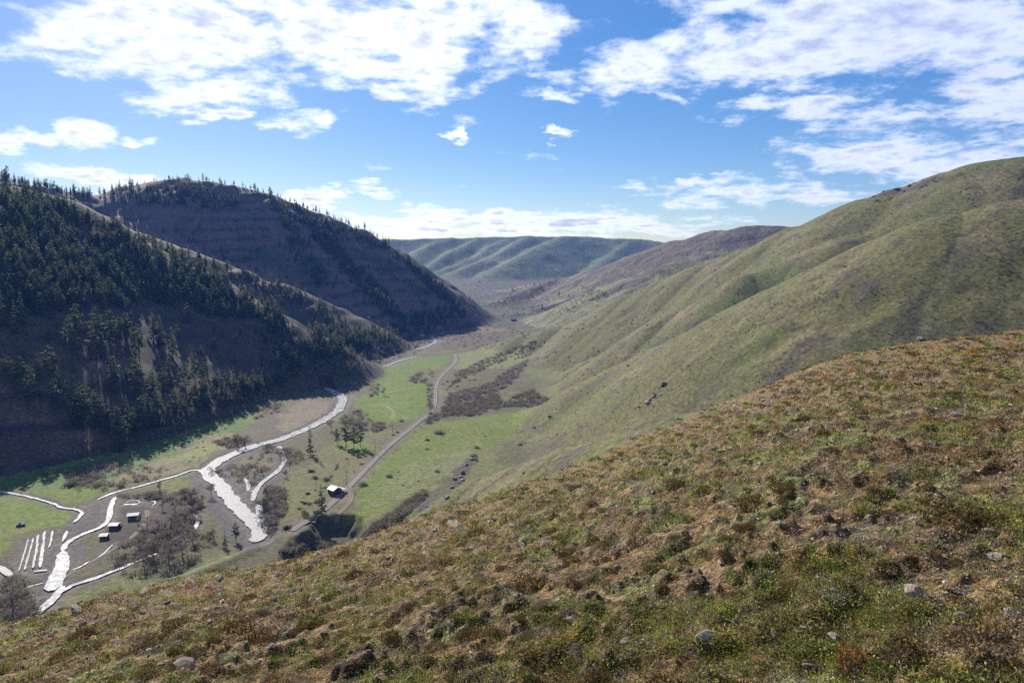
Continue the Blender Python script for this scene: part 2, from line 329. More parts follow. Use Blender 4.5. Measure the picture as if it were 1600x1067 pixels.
# grassy hills
for zn in (4, 7, 5, 6, 2, 3):
    i = zone(zn); a, b = x[i], y[i]; hh = z[i]-flo(a, b)
    if zn in (4, 7):
        base = np.tile(c3(.138, .134, .046), (i.size, 1))
        # streaks run down the fall line (roughly towards the valley)
        s1 = fbm(a*.35+b*.1, b-.25*a, 16., 4, 121, .6); s2 = fbm(a, b, 60., 4, 125, .55); s3 = fbm(a, b, 5., 3, 129, .6)
        base = mixc(base, (.215, .18, .095), sst(s2+.4*s1, -.02, .42)*.85)
        base = mixc(base, (.115, .145, .042), sst(fbm(a, b, 90., 3, 131)+.3*s3, .0, .45)*.7)
        base = mixc(base, (.088, .078, .058), sst(s1+.35*fbm(a, b, 38., 3, 133), .02, .36)*.8)
        s4 = fbm(a*.5+b*.6, b*.5-a*.35, 11., 4, 137, .6); base = mixc(base, (.055, .048, .036), sst(s4+.4*s2, .22, .5)*.7); base = mixc(base, (.2, .19, .10), sst(-s4+.3*s1, .22, .5)*.5)
        base = mixc(base, (.075, .065, .052), sst(s3+.5*s2, .35, .6)*.5)
        base *= (.66+.24*s3)[:, None]
    elif zn == 5:
        base = np.tile(c3(.085, .07, .056), (i.size, 1)); base = mixc(base, (.036, .040, .03), sst(hh, 16, 2)*.9*sst(fbm(a, b, 45., 3, 147), -.4, .2))
        base = mixc(base, (.14, .15, .065), sst(fbm(a, b, 150., 4, 141)+sst(b, 1500, 1300)*.45, .05, .4)*.8)
        base = mixc(base, (.2, .17, .12), sst(fbm(a, b, 60., 4, 143)-hh*.0022, .0, .35)*.75)
    elif zn == 6:
        base = np.tile(c3(.08, .105, .04), (i.size, 1))
        base = mixc(base, (.15, .155, .075), sst(fbm(a, b, 260., 4, 151), .0, .4)*.8)
        base = mixc(base, (.07, .065, .055), sst(fbm(a, b, 110., 4, 153), .05, .4)*.8)
    else:
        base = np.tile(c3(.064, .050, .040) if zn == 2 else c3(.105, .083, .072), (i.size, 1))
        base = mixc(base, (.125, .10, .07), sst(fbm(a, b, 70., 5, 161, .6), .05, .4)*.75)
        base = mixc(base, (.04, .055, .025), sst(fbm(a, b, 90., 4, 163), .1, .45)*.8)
        strat = np.sin(2*np.pi*(hh/17.+fbm(a, b, 120., 2, 61)*.4)+1.2)*.5+.5
        base = mixc(base, (.03, .028, .03), sst(strat+.5*fbm(a, b, 22., 3, 165), .7, 1.0)*sst(fbm(a, b, 160., 3, 167), -.25, .1)*.85)
        base *= (1+.3*fbm(a, b, 9., 3, 169))[:, None]
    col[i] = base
# valley ground (and the toe of everything below 12 m)
i = np.nonzero((zid == 1) | ((z < 9) & (rd > 200) & (zid != 0)))[0]; a, b = x[i], y[i]
base = np.tile(c3(.094, .088, .045), (i.size, 1))
n20 = fbm(a, b, 20., 4, 171, .6); n6 = fbm(a, b, 5., 3, 173, .6)
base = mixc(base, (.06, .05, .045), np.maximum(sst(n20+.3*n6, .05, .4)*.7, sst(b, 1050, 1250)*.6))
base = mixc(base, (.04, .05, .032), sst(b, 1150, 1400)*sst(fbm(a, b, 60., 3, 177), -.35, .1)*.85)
base = mixc(base, (.13, .145, .05), sst(fbm(a, b, 55., 4, 175)+.2*n6, -.05, .3)*.85*sst(b, 1300, 1000))
PBR = [[(668,655),(690,640),(700,618),(760,600),(800,575),(825,562),(820,575),(800,600),(775,612),(790,636),(740,650),(700,650),(665,663)], [(785,635),(800,622),(830,608),(850,620),(862,628),(830,636)]]
def paint(base, pts, c, wdt=4, wob=6, amt=1., seed=5, on_hill=False):
    poly = HP(pts) if on_hill else FP(pts)
    return mixc(base, c, soft(a, b, poly, wdt, wob, seed)*amt)
green = (.108, .155, .018)
base = paint(base, [(0, 700), (130, 706), (200, 700), (290, 665), (385, 638), (405, 652), (370, 690), (290, 725), (200, 752), (100, 778), (0, 775)], (.075, .13, .03), 6, 5)
base = paint(base, [(170, 735), (260, 715), (350, 672), (370, 690), (290, 730), (200, 755)], (.2, .165, .095), 5, 12, .8, 8)
base = paint(base, [(285, 712), (330, 690), (352, 700), (300, 725)], (.19, .21, .06), 5, 8, .9, 9)
base = paint(base, [(-80, 770), (0, 772), (80, 789), (125, 803), (75, 828), (30, 850), (0, 872), (-80, 900)], green, 3, 3)
base = paint(base, [(75, 768), (150, 755), (175, 764), (120, 786), (90, 786)], green, 5, 5)
base = paint(base, [(20, 835), (90, 825), (85, 895), (-20, 910)], (.085, .075, .05), 3, 4, .8)
base = paint(base, [(65, 830), (85, 830), (80, 880), (20, 910), (60, 895)], (.11, .14, .035), 3, 2, .8)
base = paint(base, [(400, 660), (500, 612), (530, 640), (470, 672), (400, 690), (330, 712)], (.10, .085, .072), 6, 6, .9)
base = paint(base, [(430, 655), (480, 622), (520, 630), (505, 650), (440, 680)], (.19, .155, .11), 5, 8, .7)
base = paint(base, [(300, 742), (325, 722), (380, 702), (430, 690), (452, 716), (447, 740), (412, 772), (418, 800), (428, 850), (380, 862), (335, 815), (318, 775), (296, 765)], (.085, .078, .083), 3, 3, .95)
base = paint(base, [(350, 752), (375, 715), (425, 705), (432, 728), (395, 748), (372, 770)], (.135, .12, .065), 3, 6, .8)
base = paint(base, [(120, 790), (182, 770), (180, 812), (130, 838), (138, 880), (100, 898), (92, 850), (112, 825)], (.09, .08, .082), 3, 3, .95)
base = paint(base, [(180, 780), (240, 768), (305, 770), (312, 800), (262, 838), (200, 855), (165, 845), (180, 810)], (.045, .036, .034), 3, 6, .95)
base = paint(base, [(150, 895), (200, 860), (250, 835), (300, 840), (320, 870), (240, 880), (180, 905)], (.10, .10, .05), 3, 8, .8)
base = paint(base, [(510, 690), (600, 696), (585, 712), (540, 757), (470, 815), (425, 820), (440, 770), (480, 730)], (.125, .125, .045), 7, 8, .85)
base = paint(base, [(520, 690), (560, 683), (600, 700), (580, 712), (530, 705)], green, 3, 4, .8)
base = paint(base, [(587, 581), (620, 573), (661, 560), (705, 553), (702, 566), (668, 583), (666, 641), (653, 655), (615, 660), (587, 659), (562, 642), (551, 631), (582, 615), (588, 601)], (.092, .15, .016), 3, 3)
base = paint(base, [(640, 583), (668, 576), (675, 590), (660, 600), (634, 599)], (.12, .105, .07), 3, 3, .8)
base = paint(base, [(590, 650), (600, 628), (640, 612), (640, 640)], (.12, .175, .03), 10, 8, .5)
base = paint(base, [(549, 768), (590, 722), (632, 686), (668, 661), (729, 652), (800, 646), (870, 640), (855, 652), (800, 678), (735, 712), (690, 750), (640, 780), (570, 812), (548, 806)], (.115, .15, .024), 7, 8)
base = paint(base, [(600, 745), (680, 715), (760, 690), (740, 715), (660, 770), (600, 790)], (.165, .165, .085), 6, 14, .6, 12)
base = paint(base, [(715, 552), (800, 540), (830, 560), (790, 575), (705, 575)], (.15, .17, .06), 5, 4)
base = paint(base, [(440, 560), (520, 548), (620, 540), (660, 546), (640, 560), (590, 580), (540, 600), (490, 592)], (.085, .07, .065), 5, 5, .9)
base = paint(base, [(690, 508), (790, 510), (800, 530), (740, 548), (690, 545)], (.085, .068, .055), 5, 8, .9)
base = paint(base, [(700, 512), (790, 512), (785, 518), (710, 520)], (.17, .12, .08), 5, 8, .8)
for pp in PBR: base = paint(base, pp, (.095, .083, .065), 14, 16, .8, 5, True)
base = paint(base, [(600,575),(640,548),(700,520),(700,505),(640,525),(560,545),(440,562),(470,600),(500,598),(560,600)], (.075, .064, .058), 4, 5, .9)
dr = dline(a, b, RW); base = mixc(base, (.14, .115, .085), sst(dr, 8, 3.4)*.7)
for p, wd in LOWC: base = mixc(base, (.115, .105, .105), sst(dline(a, b, p)+n6*2, wd*.5+4, wd*.5+1)*.8)
# thin wheel track curving across the field
for pts in ([(587, 634), (600, 632), (611, 638), (615, 648), (613, 656)], [(580, 617), (610, 612), (650, 605)]):
    base = mixc(base, (.23, .2, .11), sst(dline(a, b, FP(pts)), 2.2, .9)*.8)
base = mixc(base, (.15, .13, .07), sst(n20-.4*n6, .05, .5)*.45)
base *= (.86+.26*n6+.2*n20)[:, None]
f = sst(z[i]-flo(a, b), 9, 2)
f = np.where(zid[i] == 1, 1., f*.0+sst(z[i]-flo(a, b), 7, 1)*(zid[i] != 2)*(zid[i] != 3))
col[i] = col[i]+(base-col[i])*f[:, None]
# darker brown inside the cut
pitm = soft(x[i], y[i], FP(PIT), 9., 4.)
col[i] = mixc(col[i], (.05, .042, .035), pitm*.85)
# grazing sun painted pale along the grass crests, and rocky outcrops on the hills
a, b = x, y
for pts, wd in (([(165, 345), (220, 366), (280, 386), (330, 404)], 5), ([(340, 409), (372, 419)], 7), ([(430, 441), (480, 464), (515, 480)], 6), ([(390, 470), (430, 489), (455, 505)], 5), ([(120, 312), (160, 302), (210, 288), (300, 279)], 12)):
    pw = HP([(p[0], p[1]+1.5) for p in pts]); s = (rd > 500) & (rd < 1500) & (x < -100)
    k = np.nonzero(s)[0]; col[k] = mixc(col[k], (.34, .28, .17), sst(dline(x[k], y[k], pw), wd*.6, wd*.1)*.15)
outc = [[(1352, 312), (1390, 297), (1440, 284), (1480, 270), (1478, 282), (1400, 306)], [(650, 790), (664, 770), (680, 778), (672, 800)], [(708, 735), (740, 712), (745, 722), (712, 760)]]
for pts in outc:
    pw = HP(pts)
    if len(pw) > 2:
        m = soft(x, y, pw, 2, 2) ; k = np.nonzero(m > 0)[0]; col[k] = mixc(col[k], (.06, .05, .045), m[k]*.9)
col = np.clip(col, .012, .6)
# ------------------------------------------------------------------ meshes
def mat(name, build):
    m = bpy.data.materials.new(name); m.use_nodes = True; t = NT(m.node_tree); t.n.clear()
    o = t.new('ShaderNodeOutputMaterial'); p = t.new('ShaderNodeBsdfPrincipled'); t.l.new(p.outputs[0], o.inputs[0])
    p.inputs['Specular IOR Level'].default_value = .2; p.inputs['Roughness'].default_value = .9
    build(t, p); return m
def ground_mat(name, sc1, sc2, bump, dist, amt=.5):
    def bld(t, p):
        at = t.new('ShaderNodeAttribute', attribute_name='Col'); g = t.new('ShaderNodeNewGeometry')
        n = t.noise(g.outputs['Position'], sc1, 6, .65).outputs[0]; n_ = t.noise(g.outputs['Position'], sc2, 4, .6).outputs[0]
        f = t.ss(n, .3, .7, 1-amt, 1+amt); f2 = t.ss(n_, .3, .7, 1-amt*.7, 1+amt*.7)
        v = t.new('ShaderNodeVectorMath', operation='SCALE'); t.l.new(at.outputs['Color'], v.inputs[0]); t.set(v.inputs['Scale'], t.m('MULTIPLY', f, f2))
        t.l.new(v.outputs[0], p.inputs['Base Color'])
        bp = t.new('ShaderNodeBump'); bp.inputs['Strength'].default_value = bump; bp.inputs['Distance'].default_value = dist
        t.set(bp.inputs['Height'], t.m('ADD', n, n_)); t.l.new(bp.outputs[0], p.inputs['Normal'])
    return mat(name, bld)
M_fore = ground_mat('near_soil', 8., 36., 1., .09, .75)
M_hill = ground_mat('hill_grass', .45, 2.2, .5, .5, .5)
M_far = ground_mat('far_slopes', .06, .2, .8, 5., .4)
M_val = ground_mat('valley_soil', .35, 1.2, .6, .7, .35)
def link(name, me, kind=None, parent=None, m=None):
    o = bpy.data.objects.new(name, me); C.objects.link(o)
    if kind: o['kind'] = kind
    if parent: o.parent = parent
    if m: me.materials.append(m)
    return o
def fast_mesh(name, V, Fc, cols=None, smooth=False):
    me = bpy.data.meshes.new(name); V = np.ascontiguousarray(V, np.float32); Fc = np.ascontiguousarray(Fc, np.int32); k = Fc.shape[1]
    me.vertices.add(len(V)); me.vertices.foreach_set('co', V.ravel())
    me.loops.add(Fc.size); me.loops.foreach_set('vertex_index', Fc.ravel())
    me.polygons.add(len(Fc)); me.polygons.foreach_set('loop_start', np.arange(0, Fc.size, k, dtype=np.int32))
    me.polygons.foreach_set('use_smooth', np.full(len(Fc), smooth))
    me.update(calc_edges=True)
    if cols is not None:
        ca = me.color_attributes.new('Col', 'FLOAT_COLOR', 'POINT'); ca.data.foreach_set('color', np.ascontiguousarray(np.c_[cols, np.ones(len(cols))], np.float32).ravel())
    return me
na, nr = GX.shape
idx = np.arange(na*nr).reshape(na, nr)
q = np.stack([idx[:-1, :-1], idx[:-1, 1:], idx[1:, 1:], idx[1:, :-1]], -1).reshape(-1, 4)[:, ::-1]
V = np.c_[x, y, z]
# smooth normals of the whole sheet so that the pieces meet without a seam
du = np.gradient(V.reshape(na, nr, 3), axis=0); dv = np.gradient(V.reshape(na, nr, 3), axis=1)
NN = np.cross(dv.reshape(-1, 3), du.reshape(-1, 3)); NN /= np.linalg.norm(NN, axis=1)[:, None]+1e-12
NN[NN[:, 2] < 0] *= -1
fz = zid[q[:, 0]]
zm = {0: M_fore, 1: M_val, 2: M_hill, 3: M_hill, 4: M_hill, 5: M_far, 6: M_far, 7: M_hill}
for k_, zn in enumerate(ZONES):
    fq = q[fz == k_]
    if not len(fq): continue
    un, inv = np.unique(fq, return_inverse=True)
    me = fast_mesh(zn, V[un], inv.reshape(-1, 4), col[un], True)
    me.normals_split_custom_set_from_vertices(NN[un].tolist()) if False else None
    link(zn, me, 'structure', None, zm[k_])
#SECTION2
# ------------------------------------------------------------------ haze over the valley
def box(name, lo, hi):
    xs = [(a, b, c) for a in (lo[0], hi[0]) for b in (lo[1], hi[1]) for c in (lo[2], hi[2])]
    me = bpy.data.meshes.new(name); me.from_pydata(xs, [], [(0, 1, 3, 2), (4, 6, 7, 5), (0, 4, 5, 1), (2, 3, 7, 6), (0, 2, 6, 4), (1, 5, 7, 3)]); return me
zmin = float(GZ.min())
hz = link('haze', box('haze', (-4800, -4800, zmin-1.5), (4800, 4800, float(GZ[RD < 4700].max())+12)), 'stuff')
hm = bpy.data.materials.new('valley_haze'); hm.use_nodes = True; t = NT(hm.node_tree); t.n.clear()
o_ = t.new('ShaderNodeOutputMaterial'); pv = t.new('ShaderNodeVolumePrincipled')
pv.inputs['Color'].default_value = (.09, .29, 1, 1); pv.inputs['Density'].default_value = .00008; pv.inputs['Anisotropy'].default_value = 0.
t.l.new(pv.outputs[0], o_.inputs['Volume']); hz.data.materials.append(hm)
# ------------------------------------------------------------------ tagging
def tag(o, label, cat, group=None):
    o['label'] = label; o['category'] = cat
    if group: o['group'] = group
    return o
def empty(name, loc, rz=0):
    o = bpy.data.objects.new(name, None); C.objects.link(o); o.location = loc; o.rotation_euler = (0, 0, rz); return o
# ------------------------------------------------------------------ water and roads as sheets on the ground
def strip(pts, width, zfun, step, off, wob, seed):
    p = resample(pts, step); d = np.gradient(p, axis=0); d /= np.hypot(*d.T)[:, None]+1e-9; nrm = np.c_[-d[:, 1], d[:, 0]]
    s = np.arange(len(p))*step
    taper = np.clip(np.minimum(np.arange(len(p)), np.arange(len(p))[::-1])/3.+.35, 0, 1)
    wl, wr = [width*.5*np.clip(1+wob*(fbm(s, s*0+seed+q_, 10., 2, 11)*1.5+fbm(s, s*0+seed+q_, 3.2, 2, 12)*.7), .12, 2.)*taper for q_ in (0, 50)]
    k = 5; f = np.linspace(-1, 1, k); V = []
    for j in f:
        w_ = np.where(j > 0, wl, wr)*j; V.append(np.c_[p+nrm*w_[:, None], np.zeros(len(p))])
    V = np.stack(V, 1).reshape(-1, 3); V[:, 2] = zfun(V[:, 0], V[:, 1])+off
    n = len(p); ii = np.arange(n*k).reshape(n, k)
    Q = np.stack([ii[:-1, :-1], ii[1:, :-1], ii[1:, 1:], ii[:-1, 1:]], -1).reshape(-1, 4)
    return V, Q
def join(parts):
    V, Q, o = [], [], 0
    for v, q_ in parts: V.append(v); Q.append(q_+o); o += len(v)
    return np.concatenate(V), np.concatenate(Q)
def m_water(t, p):
    g = t.new('ShaderNodeNewGeometry'); P_ = g.outputs['Position']
    n = t.noise(P_, .42, 7, .72, .8).outputs[0]; r = t.noise(P_, 1.6, 4, .6).outputs[0]
    foam_glare = t.ss(n, .41, .56)
    t.set(p.inputs['Base Color'], t.mix(foam_glare, (.07, .085, .10, 1), (.36, .37, .38, 1)))  # pale patches: rapids foam, with sky and sun glare painted into the colour
    t.set(p.inputs['Roughness'], t.ss(foam_glare, 0, 1, .34, .7)); p.inputs['Specular IOR Level'].default_value = .07
    b = t.new('ShaderNodeBump'); b.inputs['Strength'].default_value = .26; b.inputs['Distance'].default_value = .3
    t.set(b.inputs['Height'], t.m('ADD', n, t.m('MULTIPLY', r, .6))); t.l.new(b.outputs[0], p.inputs['Normal'])
M_water = mat('running_water', m_water)
zw = 0
for nm_, lst in PW.items():
    parts = []
    for p, wd in lst:
        zw += 1; parts.append(strip(p, wd*.66, flo, 1.6 if wd > 2 else .9, -.12+zw*.006, .34 if wd > 3 else .6, zw*7))
    V_, Q_ = join(parts); link(nm_, fast_mesh(nm_, V_, Q_, None, True), 'structure', None, M_water)
def m_road(t, p):
    at = t.new('ShaderNodeAttribute', attribute_name='Col'); g = t.new('ShaderNodeNewGeometry')
    n = t.noise(g.outputs['Position'], .9, 5, .7).outputs[0]
    v = t.new('ShaderNodeVectorMath', operation='SCALE'); t.l.new(at.outputs['Color'], v.inputs[0]); t.set(v.inputs['Scale'], t.ss(n, .25, .75, .75, 1.25))
    t.l.new(v.outputs[0], p.inputs['Base Color'])
M_road = mat('gravel_track', m_road)
def road_mesh(name, pts, width, off, cs, step=2.):
    p = resample(pts, step); d = np.gradient(p, axis=0); d /= np.hypot(*d.T)[:, None]+1e-9; nrm = np.c_[-d[:, 1], d[:, 0]]
    f = np.array([-1, -.62, -.5, -.22, -.12, .12, .22, .5, .62, 1]); cl = np.array([cs[j] for j in (0, 0, 1, 1, 2, 2, 1, 1, 0, 0)])
    zc = gz(p[:, 0], p[:, 1]); V = []; Cc = []
    for j, fj in enumerate(f):
        q_ = p+nrm*(fj*width*.5)+nrm*(fbm(np.arange(len(p))*step, np.zeros(len(p))+j*3, 8., 2, 5)*.12)[:, None]
        zz_ = np.maximum(gz(q_[:, 0], q_[:, 1]), zc)+off-(.12 if abs(fj) == 1 else 0)
        V.append(np.c_[q_, zz_]); Cc.append(np.tile(cl[j], (len(p), 1))*(1+.15*fbm(np.arange(len(p))*step, np.zeros(len(p))+j, 12., 2, 15))[:, None])
    k = len(f); V = np.stack(V, 1).reshape(-1, 3); Cc = np.stack(Cc, 1).reshape(-1, 3); n = len(p); ii = np.arange(n*k).reshape(n, k)
    Q = np.stack([ii[:-1, :-1], ii[1:, :-1], ii[1:, 1:], ii[:-1, 1:]], -1).reshape(-1, 4)
    link(name, fast_mesh(name, V, Q, np.clip(Cc, .02, .6)), 'structure', None, M_road)
road_mesh('road', RW, 4.6, .24, [(.075, .07, .06), (.20, .188, .17), (.095, .088, .075)])
for i_, (p, wd) in enumerate(PTW): road_mesh('dirt_path', p, wd, .2, [(.11, .09, .07), (.17, .14, .11), (.10, .085, .055)], 1.5)
# ------------------------------------------------------------------ materials for plants, rock, buildings
def simple(name, colr, rough=.9, nz=.35, scale=2., col2=None, rand=.0, metallic=0.):
    def b(t, p):
        g = t.new('ShaderNodeTexCoord'); n = t.noise(g.outputs['Object'], scale, 5, .6).outputs[0]
        c = t.mix(t.ss(n, .35, .65), (*colr, 1), (*(col2 or [q*(1-nz) for q in colr]), 1))
        if rand:
            oi = t.new('ShaderNodeObjectInfo'); h = t.new('ShaderNodeHueSaturation'); t.l.new(c, h.inputs['Color'])
            t.set(h.inputs['Value'], t.m('MULTIPLY_ADD', oi.outputs['Random'], 2*rand, 1-rand)); t.set(h.inputs['Hue'], t.m('MULTIPLY_ADD', oi.outputs['Random'], .04, .48)); c = h.outputs[0]
        t.set(p.inputs['Base Color'], c); p.inputs['Roughness'].default_value = rough; p.inputs['Metallic'].default_value = metallic
    return mat(name, b)
def leafmat(name, colr, col2, trans=.35, scale=.3):
    m = bpy.data.materials.new(name); m.use_nodes = True; t = NT(m.node_tree); t.n.clear()
    o = t.new('ShaderNodeOutputMaterial'); d = t.new('ShaderNodeBsdfDiffuse'); tr = t.new('ShaderNodeBsdfTranslucent'); mx = t.new('ShaderNodeMixShader')
    g = t.new('ShaderNodeNewGeometry'); n = t.noise(g.outputs['Position'], scale, 3, .6).outputs[0]
    c = t.mix(t.ss(n, .35, .65), (*colr, 1), (*col2, 1)); t.l.new(c, d.inputs[0]); t.l.new(c, tr.inputs[0]); mx.inputs[0].default_value = trans
    t.l.new(d.outputs[0], mx.inputs[1]); t.l.new(tr.outputs[0], mx.inputs[2]); t.l.new(mx.outputs[0], o.inputs[0]); return m
M_needle = leafmat('pine_needles', (.14, .155, .08), (.10, .12, .058), .5, .25)
M_bark = simple('bark', (.10, .07, .05), .95, .4, 3.)
M_grey = simple('grey_bark', (.19, .165, .145), .95, .4, 2.)
M_twig = leafmat('bare_twigs', (.25, .22, .175), (.15, .135, .11), .35, .2)
M_twig2 = leafmat('reddish_twigs', (.19, .12, .085), (.12, .08, .065), .15, .2)
M_brush = leafmat('brush_leaves', (.22, .19, .145), (.13, .12, .09), .4, .2)
M_dark = leafmat('juniper_leaves', (.06, .06, .035), (.035, .04, .028), .2, .3)
# ------------------------------------------------------------------ trees
def tri_cloud(cen, size, rs, flat=.5, up=0.):
    n = len(cen); a = rs.normal(size=(n, 3)); a /= np.linalg.norm(a, axis=1)[:, None]; b = rs.normal(size=(n, 3)); b -= a*(a*b).sum(1)[:, None]; b /= np.linalg.norm(b, axis=1)[:, None]
    a[:, 2] *= flat; b[:, 2] = b[:, 2]*flat+up; s = np.asarray(size).reshape(-1, 1)
    V = np.stack([cen-a*s*.6-b*s*.4, cen+a*s*.6-b*s*.4, cen+b*s*.8], 1).reshape(-1, 3); return V, np.arange(3*n).reshape(n, 3)
def cone(p0, p1, r0, r1, k=5):
    p0 = np.array(p0, float); p1 = np.array(p1, float); d = p1-p0; d /= np.linalg.norm(d)+1e-9
    u = np.cross(d, (0, 0, 1) if abs(d[2]) < .9 else (1, 0, 0)); u /= np.linalg.norm(u); v = np.cross(d, u)
    an = np.arange(k)*2*np.pi/k; ring = np.cos(an)[:, None]*u+np.sin(an)[:, None]*v
    V = np.r_[p0+ring*r0, p1+ring*r1]; F_ = []
    for i in range(k): j = (i+1) % k; F_ += [(i, j, k+j), (i, k+j, k+i)]
    return V, np.array(F_)
def pine_parts(seed, n_leaf, hgt=18., wid=3.2, bare=.18, kind='pine'):
    rs = np.random.default_rng(seed); T_ = [cone((0, 0, -.8), (rs.normal()*.15, rs.normal()*.15, hgt*.93), .028*hgt*.55, .03, 5)]
    tiers = int(11+rs.integers(4)); cen = []; siz = []
    for i in range(tiers):
        f = (i+.5)/tiers; h = hgt*(bare+(1-bare)*f)
        R_ = wid*((1-f)**.75 if kind == 'fir' else min(1, (1-f)**.48*1.05)*(.62+.38*min(1, f*4)))*rs.uniform(.75, 1.15)
        nb = 5 if f < .7 else 4
        for j in range(nb):
            if rs.random() < .14: continue
            an = rs.random()*6.28; L = R_*rs.uniform(.65, 1.1); droop = -.12*L if kind == 'fir' else .12*L
            tip = np.array([math.cos(an)*L, math.sin(an)*L, h+droop])
            if n_leaf > 400: T_.append(cone((0, 0, h), tip*np.array([.8, .8, 1]), .05, .02, 3))
            m = max(2, int(n_leaf/(tiers*nb)*1.5*(R_/wid+.25)))
            s_ = rs.uniform(.25, 1.05, m)[:, None]; c = np.array([0, 0, h])*(1-s_)+tip*s_+rs.normal(size=(m, 3))*np.array([.22, .22, .16])*(.4+L*.3)
            cen.append(c); siz.append(rs.uniform(.55, 1.1, m)*(.35+.22*L)*(420/n_leaf)**.55*1.35)
    cen.append(np.array([[0, 0, hgt*(.93+.02*i)] for i in range(4)])); siz.append(np.full(4, .45))
    return join(T_), tri_cloud(np.concatenate(cen), np.concatenate(siz), rs, .55)
def mesh_of(name, VF, m, smooth=False):
    me = fast_mesh(name, VF[0], VF[1], None, smooth); me.materials.append(m); return me
PINES = []
for k in range(8):
    tv, cv = pine_parts(100+k, 380, 18, 4.3 if k < 5 else 3.4, .2 if k < 5 else .08, 'pine' if k < 5 else 'fir')
    PINES.append((mesh_of('pine_trunk', tv, M_bark), mesh_of('pine_crown', cv, M_needle)))
REG = []
ORD = ['leftmost', 'second from the left', 'third from the left', 'fourth from the left', 'fifth from the left', 'sixth from the left', 'seventh from the left', 'eighth from the left', 'ninth from the left', 'tenth from the left', 'eleventh from the left', 'twelfth from the left']
def reg(o, u, one, many, place): REG.append((o, u, one, many, place)); return o
def name_all():
    g = {}
    for r_ in REG: g.setdefault((r_[2], r_[4]), []).append(r_)
    for (one, place), rs_ in g.items():
        rs_.sort(key=lambda r_: r_[1])
        for k, r_ in enumerate(rs_):
            r_[0]['label'] = (one+' '+place) if len(rs_) == 1 or k >= len(ORD) else ORD[k]+' of the '+r_[3]+' '+place
def third(u, lo, hi, a='left', b='middle', c='right'): f = (u-lo)/(hi-lo); return a if f < .333 else b if f < .667 else c
def near_place(u, P_):
    d = math.hypot(P_[0], P_[1]); c = ['far left', 'left middle', 'centre', 'right middle', 'far right'][min(4, max(0, int(u/320)))]
    return ('at the bottom, ' if d < 4.6 else 'partway up, ' if d < 8 else 'high up, ' if d < 16 else 'by the skyline, ')+c
def put_tree(kind, var, loc, scale, label, group, pool, cat='tree', names=('trunk', 'crown'), rz=None):
    e = empty(kind, (loc[0], loc[1], loc[2]-.1), random.random()*6.28 if rz is None else rz)
    e.scale = (scale*random.uniform(.9, 1.12), scale*random.uniform(.9, 1.12), scale)
    tag(e, label, cat, group)
    for nm2, me in zip(names, pool[var]):
        o = bpy.data.objects.new(nm2, me); C.objects.link(o); o.parent = e
    return e
rnd = random.Random(5)
def scatter(poly, n, wob=0):
    us = [p[0] for p in poly]; vs = [p[1] for p in poly]; out_ = []
    k = 0
    while len(out_) < n and k < n*30:
        k += 1; u = rnd.uniform(min(us), max(us)); v = rnd.uniform(min(vs), max(vs))
        if inpoly(np.array([u]), np.array([v]), poly)[0]: out_.append((u, v))
    return out_
TR = []   # (u, v, height m, zone)
for p in [(120,522),(25,522),(35,508),(5,512),(150,530),(175,534),(188,528),(198,530),(240,532),(250,535),(270,557),(293,505),(22,614),(35,602),(50,627),(78,592),(92,612),(105,642),(120,657),(135,662),(110,547),(118,557),(150,557),(160,562),(173,534),(188,532),(197,530),(217,557),(213,582),(240,532),(252,542),(178,612),(177,620),(212,612),(215,627),(240,627),(257,614),(265,602),(290,612),(305,602),(318,610),(340,614),(62,598),(12,600),(45,640),(128,640),(86,640)]:
    TR.append((p[0], p[1], rnd.uniform(19, 28), 'open'))
for p in [(160,677),(170,682),(185,692),(195,706),(210,684),(225,676),(240,672),(255,668),(262,664),(275,659),(290,654),(128,670),(140,676),(150,668),(200,676),(218,668),(232,662),(246,658),(282,648),(300,644),(110,668)]:
    TR.append((p[0], p[1], rnd.uniform(19, 29), 'toe'))
Z1 = [(0,300),(60,305),(110,330),(150,352),(185,372),(240,405),(300,440),(345,462),(385,488),(392,503),(330,500),(280,482),(210,478),(150,485),(60,492),(0,492)]
Z3 = [(300,625),(345,605),(420,595),(440,565),(500,545),(600,528),(600,545),(490,575),(450,598),(380,632),(310,650)]
Z4 = [(480,520),(560,525),(690,480),(728,488),(728,500),(650,528),(560,548),(490,545)]
S1 = [(152,305),(180,293),(290,290),(375,312),(372,330),(290,325),(230,325),(180,318)]
S2 = [(440,345),(460,350),(520,445),(500,455),(455,400)]; S3 = [(487,370),(505,370),(600,455),(640,505),(610,500),(540,430)]
S4 = [(600,382),(630,405),(680,440),(728,490),(712,492),(660,440),(620,400)]
S5 = [(420,310),(500,340),(560,365),(610,385),(600,392),(540,375),(520,390),(470,350),(420,325)]
S6 = [(0,278),(60,287),(150,306),(140,312),(60,300),(0,292)]
S7 = [(165,352),(220,372),(300,400),(390,430),(480,468),(470,480),(380,445),(270,400)]
S8 = [(390,480),(440,500),(480,545),(520,520),(560,530),(560,560),(470,570),(430,560),(400,520)]
